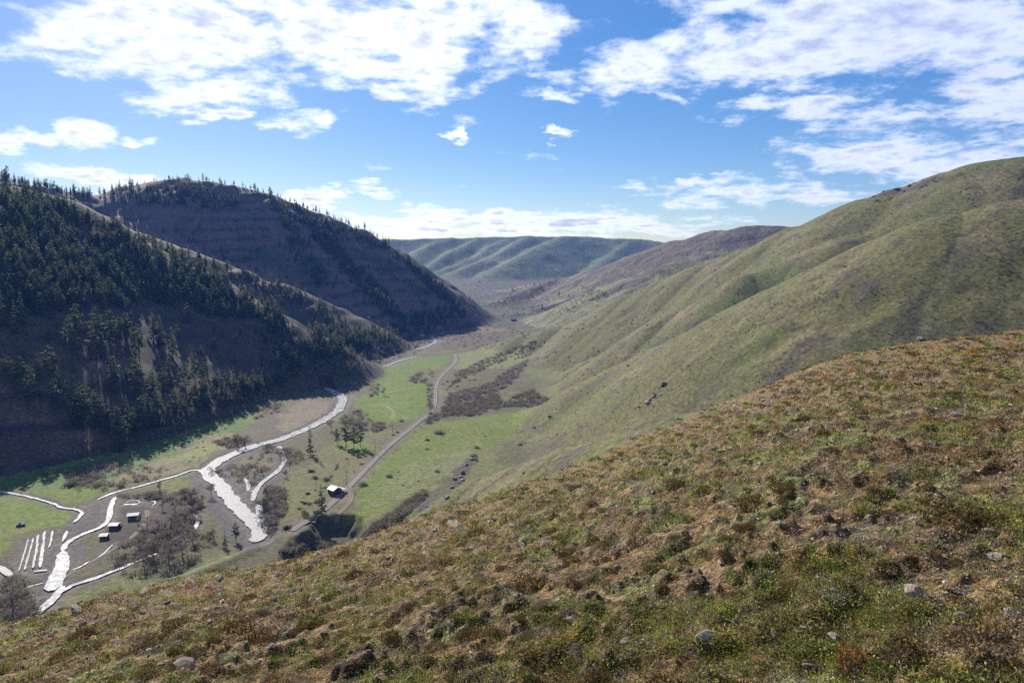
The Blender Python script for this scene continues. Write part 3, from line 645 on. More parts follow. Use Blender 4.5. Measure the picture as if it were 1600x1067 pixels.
for poly, n, zn, h0, h1 in ((Z1, 900, 'dense', 12, 19), (Z3, 130, 'foot', 12, 20), (Z4, 240, 'ridge', 12, 18), (S1, 200, 'ridge', 11, 17), (S2, 80, 'ridge', 11, 17), (S3, 260, 'ridge', 12, 18), (S4, 140, 'ridge', 12, 18), (S5, 220, 'ridge', 10, 17), (S6, 70, 'ridge', 12, 20), (S7, 90, 'spur', 10, 17), ([(165,352),(230,380),(300,415),(390,465),(450,505),(440,522),(380,492),(300,442),(200,385)], 230, 'dense', 10, 18), ([(400,420),(480,465),(560,505),(590,530),(560,530),(480,490),(420,450)], 60, 'spur', 9, 15), (S8, 90, 'foot', 11, 18)):
    for u, v in scatter(poly, n): TR.append((u, v, rnd.uniform(h0, h1)*rnd.choice([.7, 1, 1, 1]), zn))
for u in [u_+rnd.choice([0,0,2,-3,9,-8]) for u_ in [2,14,22,30,44,52,70,82,96,104,118,132,143,171,175,194,200,206,212,225,239,268,278,291,311,318,322,330]+[346,352,360,366,371,380,390,396,402,409,415,422,428,437,446,452,460,470,476,489,497,503,508,515,519,531,536,540,547,551,562,568,571,578,585,594,606]+[rnd.uniform(0, 610) for _ in range(70)] if rnd.random() < .85]:
    X0 = ray(u, 300)[0]; i0 = int(np.argmin(np.abs(az-math.atan(float(X0))))); j0 = int(np.argmax(((GZ[i0]-CZ)/rad)[rad < 1800])); r0 = rad[j0]; th = az[i0]
    TR.append((u, ('xyz', (r0*math.sin(th), r0*math.cos(th), GZ[i0, j0]-.4)), rnd.choice([5, 6, 7, 8, 9, 10, 12, 15]), 'skyline'))
for u, v in scatter([(400,330),(560,380),(700,470),(640,520),(480,520),(330,470),(240,380),(200,330)], 170): TR.append((u, v, rnd.uniform(6, 14), 'ridge'))
for u, v in scatter([(720,420),(760,445),(880,440),(900,470),(860,485),(760,480),(730,470)], 36): TR.append((u, v, rnd.uniform(5, 14), 'far'))
for u, v in scatter([(0,480),(270,470),(400,520),(440,580),(300,600),(180,640),(60,620),(0,560)], 50): TR.append((u, v, rnd.uniform(6, 15), 'open'))
pts3 = []
for (u, v, h_, zn) in TR:
    if isinstance(v, tuple): P_ = v[1]
    else:
        P_ = fhit(u, v)
        if P_ is None: continue
    d = math.hypot(P_[0], P_[1])
    if d > 4000: continue
    pts3.append((h_/d*(1.4 if zn in ('open', 'toe', 'skyline') else 1), P_, h_, zn, u))
pts3.sort(key=lambda q: -q[0])
LAB = {'open': ('lone pine with sunlit crown on the bare lower slope of the left hill', 'pines scattered over the bare lower left slope'),
 'toe': ('tall dark pine in the row at the foot of the shaded left hill', 'tall pines along the foot of the left hill'),
 'dense': ('dark pine in the dense stand covering the near left hill', 'pines of the dense stand on the left hill'),
 'foot': ('dark conifer in the shaded ravine foot beside the river bend', 'conifers in the shaded ravine foot'),
 'ridge': ('small dark conifer on the face of the long shaded ridge', 'conifers on the long shaded ridge'),
 'spur': ('pine with lit crown along the sunlit crest between the two left hills', 'pines along the sunlit spur crest'),
 'skyline': ('dark conifer standing against the sky on the left ridge line', 'conifers on the left skyline'),
 'far': ('small dark tree by the stream far up the valley', 'trees far up the valley')}
bulk = []
for k, (sc_, P_, h_, zn, u) in enumerate(pts3):
    if k < 296:
        va = rnd.randrange(8); o = put_tree('pine_tree', va, P_, h_/18, LAB[zn][0], LAB[zn][1], PINES)
        T_ = (P_[2]-CZ)/P_[1]; hi_ = 'upper' if P_[2] > 110 else 'middle' if P_[2] > 60 else 'lower'
        adj = ('tall ' if h_ > 19 else 'medium ' if h_ > 14.5 else 'small ')+('broad' if va < 5 else 'narrow')
        pl = {'open': 'on the bare slope, '+third(u, 0, 340)+' part', 'toe': 'in the row at the hill foot', 'dense': 'in the dense stand, '+hi_+' '+third(u, 0, 390, 'left', 'centre', 'right'), 'foot': 'in the ravine foot, '+third(u, 300, 600)+' part',
              'ridge': 'on the long ridge face, '+third(u, 150, 730)+' part', 'spur': 'along the sunlit crest, '+third(u, 165, 480)+' part', 'skyline': 'against the sky, '+third(u, 0, 610)+' part', 'far': 'far up the valley'}[zn]
        reg(o, u, adj+' pine', adj+' pines', pl)
    else: bulk.append((P_, h_))
REG_MARK = 1
LOWP = [pine_parts(200+k, 110, 18, 4.1 if k % 2 else 3.3, .12, 'pine' if k % 2 else 'fir') for k in range(6)]
def bulk_mesh(name, items, protos, m, label=None, cat=None):
    parts = []
    for k, (P_, s_) in enumerate(items):
        v, f_ = protos[rnd.randrange(len(protos))]; an = rnd.random()*6.28; ca, sa = math.cos(an), math.sin(an)
        w_ = s_*rnd.uniform(.85, 1.15)
        parts.append((np.c_[(v[:, 0]*ca-v[:, 1]*sa)*w_+P_[0], (v[:, 0]*sa+v[:, 1]*ca)*w_+P_[1], v[:, 2]*s_+P_[2]-.1], f_))
    V_, Q_ = join(parts); o = link(name, fast_mesh(name, V_, Q_), 'stuff', None, m)
    if label: o['label'] = label; o['category'] = cat
    return o
bulk_mesh('distant_forest', [(p, h/18) for p, h in bulk], [join([a_, b_]) for a_, b_ in LOWP], M_needle, 'hundreds of small dark conifers covering the shaded left hills', 'forest')
# bare trees
def bare_parts(seed, hgt=14., spread=1., lv=3):
    rs = np.random.default_rng(seed); T_ = []; tips = []
    def br(p, d, L, r, l):
        q = p+d*L; T_.append(cone(p, q, r, r*.6, 4 if l < 2 else 3))
        if l >= lv: tips.append((p, q)); return
        for _ in range(4 if l else 5):
            nd = d*.75+rs.normal(size=3)*.5*spread; nd[2] = abs(nd[2])*.7+.22; nd /= np.linalg.norm(nd)
            br(p+d*L*rs.uniform(.45, 1.), nd, L*rs.uniform(.5, .78), r*.5, l+1)
    br(np.array([0, 0, -.5]), np.array([rs.normal()*.05, rs.normal()*.05, 1.]), hgt*.34, hgt*.017, 0)
    cen = np.concatenate([np.linspace(a_, b_*1.0, 4)+rs.normal(size=(4, 3))*.35 for a_, b_ in tips]); 
    n = len(cen); d = rs.normal(size=(n, 3)); d[:, 2] = abs(d[:, 2])+.6; d /= np.linalg.norm(d, axis=1)[:, None]; L = hgt*.075*rs.uniform(.6, 1.3, n)[:, None]
    sd = np.cross(d, rs.normal(size=(n, 3))); sd /= np.linalg.norm(sd, axis=1)[:, None]
    V_ = np.stack([cen-sd*.08*hgt/14, cen+sd*.08*hgt/14, cen+d*L], 1).reshape(-1, 3)
    return join(T_), (V_, np.arange(3*n).reshape(n, 3))
BARE = []
for k in range(7):
    a_, b_ = bare_parts(300+k, 14., 1. if k % 2 else 1.25); BARE.append((mesh_of('bare_limbs', a_, M_grey), mesh_of('bare_twig_crown', b_, M_twig if k != 3 else M_twig2)))
# shrubs: fans of thin twigs
def shrub_parts(seed, n=60, r=1., h=1., wdt=.05):
    rs = np.random.default_rng(seed); cen = rs.normal(size=(n, 3))*np.array([.42, .42, .28])*np.array([r, r, h]); cen[:, 2] = abs(cen[:, 2])+.05*h
    d = np.c_[cen[:, :2]*.9/r+rs.normal(size=(n, 2))*.35, np.abs(rs.normal(size=n))*.5+.5]; d /= np.linalg.norm(d, axis=1)[:, None]
    L = rs.uniform(.35, .8, n)[:, None]*h; sd = np.cross(d, rs.normal(size=(n, 3))); sd /= np.linalg.norm(sd, axis=1)[:, None]
    V_ = np.stack([cen-sd*wdt*r, cen+sd*wdt*r, cen+d*L], 1).reshape(-1, 3); return V_, np.arange(3*n).reshape(n, 3)
SHR = [mesh_of('bare_bush', shrub_parts(400+k, 150, 1, 1, .09), [M_twig, M_brush, M_dark][k % 3]) for k in range(6)]
def put_bush(u, v, size, var, label, group, name='bush', hf=.8):
    P_ = fhit(u, v)
    if P_ is None: return
    o = bpy.data.objects.new(name, SHR[var]); C.objects.link(o); o.location = (P_[0], P_[1], P_[2]-.15); o.scale = (size, size, size*hf); o.rotation_euler = (0, 0, rnd.random()*6)
    return tag(o, label, 'bush', group)
# the trees one can tell apart on the valley floor
def at(u, v): return fhit(u, v) or (*flat_at(u, v), 0.)
for (u, v, h_, var, lab) in [(485, 710, 20, 6, 'tall narrow fir alone beside the river below the side channel fork'), (503, 806, 17, 7, 'dark conifer between the shed and the cut bank at the track'),
    (541, 698, 19, 0, 'leftmost tall pine of the roadside clump in the meadow'), (553, 700, 15, 1, 'broad pine in the middle of the roadside clump'), (563, 698, 17, 2, 'thin pine right of the middle in the roadside clump'), (527, 694, 12, 3, 'small pine on the left edge of the roadside clump'),
    (368, 845, 9, 4, 'green pine at the gravel bar edge near the knoll'), (352, 855, 8, 5, 'smaller green pine left of the gravel bar pine near the knoll')]:
    put_tree('pine_tree', var, at(u, v), h_/18, lab, None, PINES)
BT = [(517, 672, 14, 'leafless tree leaning over the river bank left of the pine clump'), (547, 668, 12, 'leafless tree behind the roadside pine clump'), (383, 700, 17, 'broad leafless cottonwood on the far river bank at the big bend'),
 (372, 698, 13, 'bushy leafless tree left of the broad riverbank cottonwood'), (250, 770, 12, 'leafless tree at the top edge of the muddy cabin yard'), (158, 948, 9, 'small leafless tree on the grass just above the near slope'), (22, 960, 19, 'tall leafless tree at the left edge above the near slope'),
 (36, 975, 14, 'leafless tree right of the tall one at the left edge'), (329, 740, 8, 'small leafless tree standing in the river bend'), (412, 800, 15, 'thin leafless tree between side channel and meadow'), (418, 775, 9, 'short leafless tree above the thin one by the side channel'),
 (264, 880, 17, 'tall leafless tree at the brush thicket below the cabins'), (285, 872, 16, 'dark leafless tree beside the tall one in the brush thicket'), (240, 875, 15, 'brown leafless tree in the thicket near the lower stream'), (225, 888, 13, 'leafless tree on the lower stream bank'), (300, 850, 11, 'leafless tree beside the small yard pond'),
 (335, 842, 9, 'reddish leafless tree on the gravel bar edge'), (448, 745, 8, 'small leafless tree where the side channel bends'), (600, 618, 13, 'leafless tree at the field edge by the river curve'), (552, 608, 12, 'leafless tree on the river curve below the field'), (426, 640, 14, 'pale leafless tree in the shade left of the river curve'), (330, 775, 12, 'leafless tree left of the main river on the gravel')]
for k, (u, v, h_, lab) in enumerate(BT):
    put_tree('bare_tree', 3 if 'reddish' in lab or 'brown' in lab else k % 7, at(u, v), h_/14, lab, None, BARE, names=('limbs', 'twigs'))
for u, v in scatter([(440,575),(500,560),(560,545),(640,540),(655,550),(600,565),(560,580),(520,600),(490,600)], 85)+scatter([(640,520),(700,505),(735,505),(700,520),(660,532)], 14):
    q_ = rnd.uniform(.7, 1.15); o = put_tree('bare_tree', rnd.randrange(7), at(u, v), q_, 'grey leafless cottonwood in the thicket along the upper river', 'leafless cottonwoods along the upper river', BARE, names=('limbs', 'twigs'))
    z_ = 'tall' if q_ > .97 else 'medium' if q_ > .84 else 'small'; reg(o, u, z_+' leafless cottonwood', z_+' leafless cottonwoods', 'by the upper river, '+third(u, 440, 735)+' part')
for u, v in scatter([(215,800),(300,770),(320,800),(300,850),(250,890),(205,880)], 30)+scatter([(400,800),(430,780),(440,830),(415,850)], 6):
    q_ = rnd.uniform(.35, .8); o = put_tree('bare_tree', rnd.randrange(7), at(u, v), q_, 'small leafless tree in the brown brush around the river bends', 'small leafless trees round the river bends', BARE, names=('limbs', 'twigs'))
    z_ = 'low' if q_ < .58 else 'taller'; reg(o, u, z_+' leafless tree', z_+' leafless trees', 'in the brush below the cabins' if u < 360 else 'in the brush by the side channel')
# brush thickets nobody could count
BR = [shrub_parts(500+k, 40, 1.3, 1.25, .085) for k in range(5)]
def thicket(name, polys, m, label, smin, smax_):
    items = []
    for poly, n in polys:
        for u, v in scatter(poly, n):
            P_ = fhit(u, v)
            if P_: items.append((P_, rnd.uniform(smin, smax_)))
    if items: bulk_mesh(name, items, BR, m, label, 'brush')
thicket('brush_thicket', [([(668,655),(690,640),(700,618),(760,600),(800,575),(825,562),(820,575),(800,600),(775,612),(790,636),(740,650),(700,650),(665,663)], 620), ([(785,635),(800,622),(830,608),(850,620),(862,628),(830,636)], 150), ([(700,590),(760,560),(840,530),(830,545),(760,575),(710,600)], 200)], M_brush, 'dark leafless brush filling the draw right of the track', 1.2, 2.3)
thicket('gully_brush', [([(560,860),(580,825),(640,780),(668,764),(660,785),(625,812),(590,845),(575,858)], 330), ([(440,862),(480,850),(560,850),(560,862),(480,880)], 200)], M_brush, 'grey leafless brush filling the gully below the near slope', 1., 2.)
thicket('river_brush', [([(395,690),(440,700),(460,700),(480,715),(450,730),(438,712)], 60), ([(415,760),(445,765),(445,800),(425,840),(410,830)], 130), ([(185,775),(300,765),(315,790),(300,830),(240,860),(200,880),(240,830),(300,790)], 170), ([(100,745),(180,715),(190,725),(130,760)], 90), ([(330,690),(370,680),(395,690),(360,702)], 60), ([(530,655),(560,640),(590,660),(620,665),(590,675),(545,670)], 110), ([(640,590),(672,576),(680,585),(665,600),(640,598)], 60), ([(668,600),(676,600),(676,650),(668,650)], 40), ([(580,600),(592,598),(590,618),(578,620)], 24), ([(0,905),(30,900),(60,960),(30,980),(0,980)], 110), ([(440,585),(500,560),(640,542),(650,552),(560,580),(500,600)], 260), ([(130,690),(330,640),(450,600),(460,610),(380,640),(200,706),(130,715)], 230), ([(370,600),(450,600),(440,640),(400,655),(380,640)], 120), ([(700,470),(800,455),(880,480),(790,500),(740,495)], 260), ([(690,505),(790,505),(830,525),(760,545),(690,540)], 120), ([(720,440),(900,440),(960,460),(880,490),(740,480)], 500), ([(440,560),(520,545),(640,530),(740,500),(745,512),(690,530),(650,545),(560,565),(480,590)], 900), ([(150,870),(230,830),(310,800),(340,850),(280,900),(200,900)], 150), ([(330,740),(420,700),(430,730),(390,760)], 60), ([(60,740),(180,720),(270,735),(250,750),(150,770),(100,765)], 110)], M_twig, 'purple grey leafless brush along the river and its bars', .9, 2.1)
# single bushes on the meadow and slopes
BU = [(686, 677, 3.2, 'large round dark bush in the meadow right of the track'), (567, 758, 2.2, 'round reddish bush just right of the track near the shed'), (668, 688, 1.4, 'low dark bush below the large meadow bush'), (667, 702, 1.1, 'small dark bush in the middle of the meadow'),
 (745, 700, 1.8, 'bush at the upper edge of the meadow under the slope'), (608, 745, 1.7, 'reddish bush pair low in the meadow'), (683, 737, 1.5, 'reddish bush on the slope below the outcrop'), (477, 804, 1.6, 'dark bush left of the track below the shed'), (448, 826, 1.8, 'dark bush at the bank above the river'),
 (510, 750, 2., 'dark bush just above the shed'), (492, 747, 1.8, 'dark mound of brush left of the shed'), (486, 737, 1.7, 'dark brush mound above the one left of the shed'), (495, 785, 1.5, 'bush beside the conifer below the shed'), (614, 680, 1.1, 'first of two round bushes on the left edge of the track'), (621, 676, 1.1, 'second of two round bushes on the left edge of the track'),
 (627, 658, 1.6, 'bush at the bottom edge of the green field'), (813, 695, 1.6, 'bush on the bare slope above the meadow'), (860, 652, 1.6, 'bush at the right end of the meadow'), (835, 668, 1.3, 'small bush near the right end of the meadow'), (112, 758, 3.4, 'round purple bush in the shaded left meadow'), (185, 705, 3., 'purple bush at the edge of the shaded left meadow')]
for k, (u, v, s_, lab) in enumerate(BU): put_bush(u, v, s_*1.15, k % 6 if 'reddish' not in lab else 0, lab, None)
for poly, n, lab, grp, s0, s1 in [([(690,600),(760,565),(850,530),(860,540),(780,575),(700,615)], 60, 'small dark bush dotting the pale slope right of the track', 'small bushes on the pale slope right of the track', .7, 1.6),
    ([(860,560),(1000,470),(1100,470),(1000,600),(900,610)], 26, 'dark bush on the smooth grassy hillside', 'bushes on the grassy hillside', .7, 1.5),
    ([(460,800),(500,740),(560,700),(570,725),(530,760),(480,815)], 24, 'dark low bush in the rough meadow left of the track', 'low bushes in the rough meadow left of the track', .6, 1.5),
    ([(285,720),(300,700),(360,660),(350,690),(310,725)], 9, 'small dark bush on the shaded meadow across the river', 'small bushes on the meadow across the river', .7, 1.),
    ([(640,690),(800,645),(730,710),(650,760),(590,790)], 16, 'tiny dark bush on the open green meadow', 'tiny bushes on the open green meadow', .35, .8),
    ([(1340,322),(1400,300),(1470,278),(1468,284),(1400,308)], 12, 'dark bush on the rocky crest of the right hill', 'bushes on the rocky crest of the right hill', .8, 1.8),
    ([(690,775),(800,700),(980,600),(1100,560),(1000,660),(860,720),(740,785)], 16, 'dark bush on the grass slope behind the near edge', 'bushes on the slope behind the near edge', .4, 1.)]:
    for u, v in scatter(poly, n):
        q_ = rnd.uniform(s0, s1); o = put_bush(u, v, q_, rnd.randrange(6), lab, grp)
        if o: z_ = 'bigger bush' if q_ > (s0+s1)/2 else 'smaller bush'; reg(o, u, z_, z_+'es' if z_.endswith('bush') else z_, grp.split(' ', 1)[1] if grp.startswith('bushes') else ' '.join(grp.split(' ')[(2 if grp.startswith('low') or grp.startswith('small') or grp.startswith('tiny') else 1):]))
# ------------------------------------------------------------------ buildings, poles
import bmesh
def solid(name, verts, faces, m, parent, bevel=0):
    me = bpy.data.meshes.new(name); me.from_pydata([tuple(v) for v in verts], [], faces); me.update()
    return link(name, me, None, parent, m)
def bx(x0, x1, y0, y1, z0, z1):
    return [(a, b, c) for c in (z0, z1) for (a, b) in ((x0, y0), (x1, y0), (x1, y1), (x0, y1))], [(0, 3, 2, 1), (4, 5, 6, 7), (0, 1, 5, 4), (1, 2, 6, 5), (2, 3, 7, 6), (3, 0, 4, 7)]
def slab(a, b, c, d, th):
    v = [a, b, c, d]; return v+[(p[0], p[1], p[2]-th) for p in v], [(0, 1, 2, 3), (7, 6, 5, 4), (0, 4, 5, 1), (1, 5, 6, 2), (2, 6, 7, 3), (3, 7, 4, 0)]
M_planks = simple('weathered_planks', (.12, .10, .09), .9, .45, 1.5)
M_metal = simple('pale_metal_roof', (.5, .5, .51), .5, .15, 1.)
M_mdark = simple('dark_opening', (.03, .027, .025), .9, .2, 1.)
M_white = simple('white_paint', (.75, .74, .72), .6, .2, 2.)
M_pole = simple('pole_wood', (.2, .16, .13), .9, .3, 2.)
def gable(name, loc, rz, L, W, h, rise, label, lean=0.):
    e = empty(name, loc, rz); tag(e, label, 'shed')
    a, b = L/2, W/2
    v = [(-a, -b, -.8), (a, -b, -.8), (a, b, -.8), (-a, b, -.8), (-a, -b, h), (a, -b, h), (a, b, h), (-a, b, h), (-a, 0, h+rise), (a, 0, h+rise)]
    solid('wall', v, [(0, 1, 5, 4), (2, 3, 7, 6), (1, 2, 6, 9, 5), (3, 0, 4, 8, 7), (3, 2, 1, 0)], M_planks, e)
    o = .45; k = rise/b
    rf = solid('roof', *slab((-a-o, 0, h+rise+.1), (a+o, 0, h+rise+.1), (a+o, -b-o, h-k*o+.1), (-a-o, -b-o, h-k*o+.1), .08), M_metal, e)
    solid('roof', *slab((a+o, .01, h+rise+.1), (-a-o, .01, h+rise+.1), (-a-o, b+o, h-k*o+.1), (a+o, b+o, h-k*o+.1), .08), M_metal, e)
    d = solid('door', *bx(a+.003, a+.06, -.9, .9, 0, min(2.2, h-.2)), M_mdark, e)
    solid('handle', *bx(a+.063, a+.1, .6, .68, .95, 1.1), M_metal, d)
    wn = solid('window', *bx(-.6, .6, -b-.05, -b-.003, .9, 1.8), M_mdark, e); solid('window_frame', *bx(-.7, .7, -b-.09, -b-.053, .8, .9), M_planks, wn)
    if lean:
        solid('lean_to_roof', *slab((-a-.2, b+.2, h-.5), (a+.2, b+.2, h-.5), (a+.2, b+lean, h-1.3), (-a-.2, b+lean, h-1.3), .08), M_metal, e)
        for q_ in (-a, a): solid('post', *bx(q_-.08, q_+.08, b+lean-.3, b+lean-.14, -.6, h-1.3), M_planks, e)
    return e
zz = lambda u, v: at(u, v)
gable('shed', zz(523, 771), R(-42), 5.4, 5.2, 3.0, 1.2, 'dark plank shed with a pale metal roof beside the gravel track', 3.2)
gable('cabin', zz(209, 810), R(15), 4.6, 3.6, 2.3, .6, 'larger of two small metal roofed cabins in the muddy yard', 2.2)
gable('cabin', zz(179, 825), R(5), 3.8, 3.4, 2.0, .5, 'smaller lower left metal roofed cabin in the muddy yard', 1.8)
gable('hut', zz(163, 841), R(10), 3., 3., 1.8, .45, 'low grey hut hidden below the two cabins')
gable('barn', zz(803, 502), R(20), 10, 6, 3.5, 2., 'tiny distant farm building far up the valley floor')
gable('hut', zz(32, 821), R(20), 3., 2., 1.2, .5, 'tiny pale hut standing on the bright green field at the left')
for (u, v, h_, lab) in [(542, 760, 9.5, 'thin utility pole behind the shed'), (586, 708, 10, 'thin utility pole in the meadow left of the track'), (613, 676, 10, 'thin utility pole at the bottom edge of the green field'), (412, 806, 8, 'thin pole beside the side channel')]:
    e = empty('utility_pole', zz(u, v)); tag(e, lab, 'pole')
    me = bpy.data.meshes.new('pole'); V_, Q_ = cone((0, 0, -.5), (0, 0, h_), .17, .11, 8); me = fast_mesh('pole', V_, Q_); link('mast', me, None, e, M_pole)
    solid('crossarm', *bx(-1.1, 1.1, .115, .23, h_-.9, h_-.75), M_pole, e)
for k, (u, v) in enumerate([(546, 716), (548, 719), (550, 722), (543, 713)]): pass
# ------------------------------------------------------------------ rocks
def rock_mesh(seed, m):
    rs = np.random.default_rng(seed); bm = bmesh.new(); bmesh.ops.create_icosphere(bm, subdivisions=3, radius=.5)
    pl = rs.normal(size=(9, 3)); pl /= np.linalg.norm(pl, axis=1)[:, None]; ds = rs.uniform(.2, .42, 9); sc3 = rs.uniform(.65, 1.2, 3)*np.array([1.15, 1, .75])
    off = rs.random(3)*50
    for v in bm.verts:
        p = np.array(v.co)
        for n_, d_ in zip(pl, ds):
            q_ = p@n_
            if q_ > d_: p = p-n_*(q_-d_)*.92
        p = p*(1+.10*float(pn(np.array([p[0]*5+off[0]+p[2]*3]), np.array([p[1]*5+off[1]]), 3)[0])); v.co = p*sc3
    me = bpy.data.meshes.new('rock'); bm.to_mesh(me); bm.free(); me.materials.append(m); return me
def m_rock(t, p):
    g = t.new('ShaderNodeTexCoord'); oi = t.new('ShaderNodeObjectInfo'); P_ = t.new('ShaderNodeVectorMath', operation='ADD'); t.l.new(g.outputs['Object'], P_.inputs[0]); t.set(P_.inputs[1], oi.outputs['Location'])
    n = t.noise(P_.outputs[0], 3.5, 6, .65).outputs[0]; l = t.noise(P_.outputs[0], 7., 4, .6).outputs[0]; b2 = t.noise(P_.outputs[0], 25., 4, .7).outputs[0]
    c = t.mix(t.ss(n, .35, .65), (.25, .215, .18, 1), (.11, .095, .085, 1)); c = t.mix(t.ss(l, .54, .62), c, (.30, .32, .25, 1)); c = t.mix(t.ss(l, .42, .36), c, (.24, .15, .08, 1))
    h = t.new('ShaderNodeHueSaturation'); t.l.new(c, h.inputs['Color']); t.set(h.inputs['Value'], t.m('MULTIPLY_ADD', oi.outputs['Random'], .9, .6)); t.l.new(h.outputs[0], p.inputs['Base Color'])
    b = t.new('ShaderNodeBump'); b.inputs['Strength'].default_value = .6; b.inputs['Distance'].default_value = .06; t.set(b.inputs['Height'], t.m('ADD', n, t.m('MULTIPLY', b2, .5))); t.l.new(b.outputs[0], p.inputs['Normal'])
M_rock = mat('lichen_rock', m_rock)
RK = [rock_mesh(600+k, M_rock) for k in range(12)]
def put_rock(u, v, wpx, lab, grp, var=None, hf=1.):
    P_ = hit(u, v)
    if P_ is None: return
    s_ = wpx/F*math.sqrt(P_[0]**2+P_[1]**2+(P_[2]-CZ)**2)
    o = bpy.data.objects.new('rock', RK[rnd.randrange(12) if var is None else var]); C.objects.link(o); o.location = (P_[0], P_[1], P_[2]+s_*.08*hf); o.scale = (s_, s_, s_*hf)
    o.rotation_euler = (rnd.uniform(-.3, .3), rnd.uniform(-.3, .3), rnd.random()*6.28); tag(o, lab, 'rock', grp)
    if grp and 'small rocks' in grp: z_ = 'pebble sized' if wpx < 8 else 'fist sized' if wpx < 13 else 'larger'; reg(o, u, z_+' rock', z_+' rocks', near_place(u, P_))
    return o
for (u, v, wp, lab) in [(1394, 893, 34, 'rounded tan rock with a dark hole at the lower right'), (1430, 927, 44, 'pale green lichen covered rock below the rounded tan rock'), (1558, 872, 46, 'grey rock in shade near the right edge above the others'), (288, 1038, 50, 'large tilted grey green boulder at the bottom left'),
    (1310, 1003, 46, 'flat topped rock behind the rust coloured moss at the bottom right'), (1165, 963, 34, 'dark angular rock low in the middle right'), (978, 1006, 38, 'rounded lichen rock with an orange spot near the bottom middle'), (1222, 820, 24, 'small pale grey rock in the middle right'), (1176, 945, 16, 'upright tan chip of rock beside the dark angular rock'),
    (1305, 924, 20, 'small tan rock left of the lichen covered rock'), (1285, 905, 34, 'flat brown rock half buried left of the rounded tan rock'), (1265, 1043, 34, 'pinkish flat rock at the bottom right edge of the frame'), (1195, 627, 18, 'orange stained rock on the skyline of the near slope'), (1500, 925, 34, 'brown slab right of the lichen covered rock'),
    (1580, 965, 50, 'dark jagged rock at the right edge near the bottom'), (1215, 990, 34, 'dark leaning rock low in the middle right'), (1500, 965, 30, 'low dark rock left of the jagged rock at the right edge'), (710, 820, 34, 'long pale slab lying near the left skyline'), (800, 822, 34, 'pale flat rocks group near the skyline'), (850, 850, 26, 'grey rock in the upper middle of the near slope'),
    (1118, 703, 22, 'pale rock in the upper right middle of the near slope'), (1495, 650, 24, 'whitish rock high on the right part of the near slope'), (1480, 800, 50, 'large rounded rock among dark cushion shrubs at the right'), (1415, 780, 34, 'rounded grey rock left of the dark cushion shrubs at the right'), (1440, 530, 20, 'small rock on the right skyline of the near slope'),
    (718, 968, 22, 'grey rock peeking out left of the round dark shrub'), (892, 967, 28, 'thin pale slab right of the round dark shrub'), (1062, 875, 20, 'whitish rock beside the red moss in the middle'), (1100, 995, 40, 'brown rock at the bottom between green moss patches'), (340, 905, 36, 'flat grey rock at the crest of the left skyline'),
    (225, 926, 30, 'dark rock on the left skyline'), (120, 960, 34, 'low grey ledge at the far left skyline'), (455, 925, 26, 'grey rock below the left skyline')]:
    put_rock(u, v, wp*.74*(.75 if v < 940 and u < 600 else 1), lab, None, None, .7)
for u, v in scatter([(0,985),(330,900),(560,850),(900,735),(1200,605),(1340,558),(1600,525),(1600,1067),(0,1067)], 240):
    put_rock(u, v, rnd.choice([5, 5, 6, 7, 8, 9, 12])*(.5+.5*(v-500)/567)*1.2, 'small grey brown rock half sunk in moss on the near slope', 'small rocks strewn over the near slope', None, rnd.uniform(.5, 1))
for u, v in scatter([(650,796),(735,708),(752,716),(690,790)], 16)+scatter([(985,636),(1035,598),(1045,606),(1000,642)], 5)+[(660, 785), (668, 792), (735, 716), (742, 712), (712, 748), (720, 745), (1380, 300), (1400, 296), (1420, 291), (1365, 308)]:
    q_ = rnd.uniform(4, 8) if u > 1300 else rnd.uniform(4, 12); o = put_rock(u, v, q_, 'dark outcrop rock on the grass hillside beyond the near slope', 'outcrop rocks on the grass hillsides')
    z_ = 'bigger' if q_ > 7.5 else 'smaller'
    if o: reg(o, u, z_+' dark outcrop rock', z_+' dark outcrop rocks', 'on the right hill crest' if u > 1300 else 'above the near edge' if u > 900 else 'at the meadow edge')
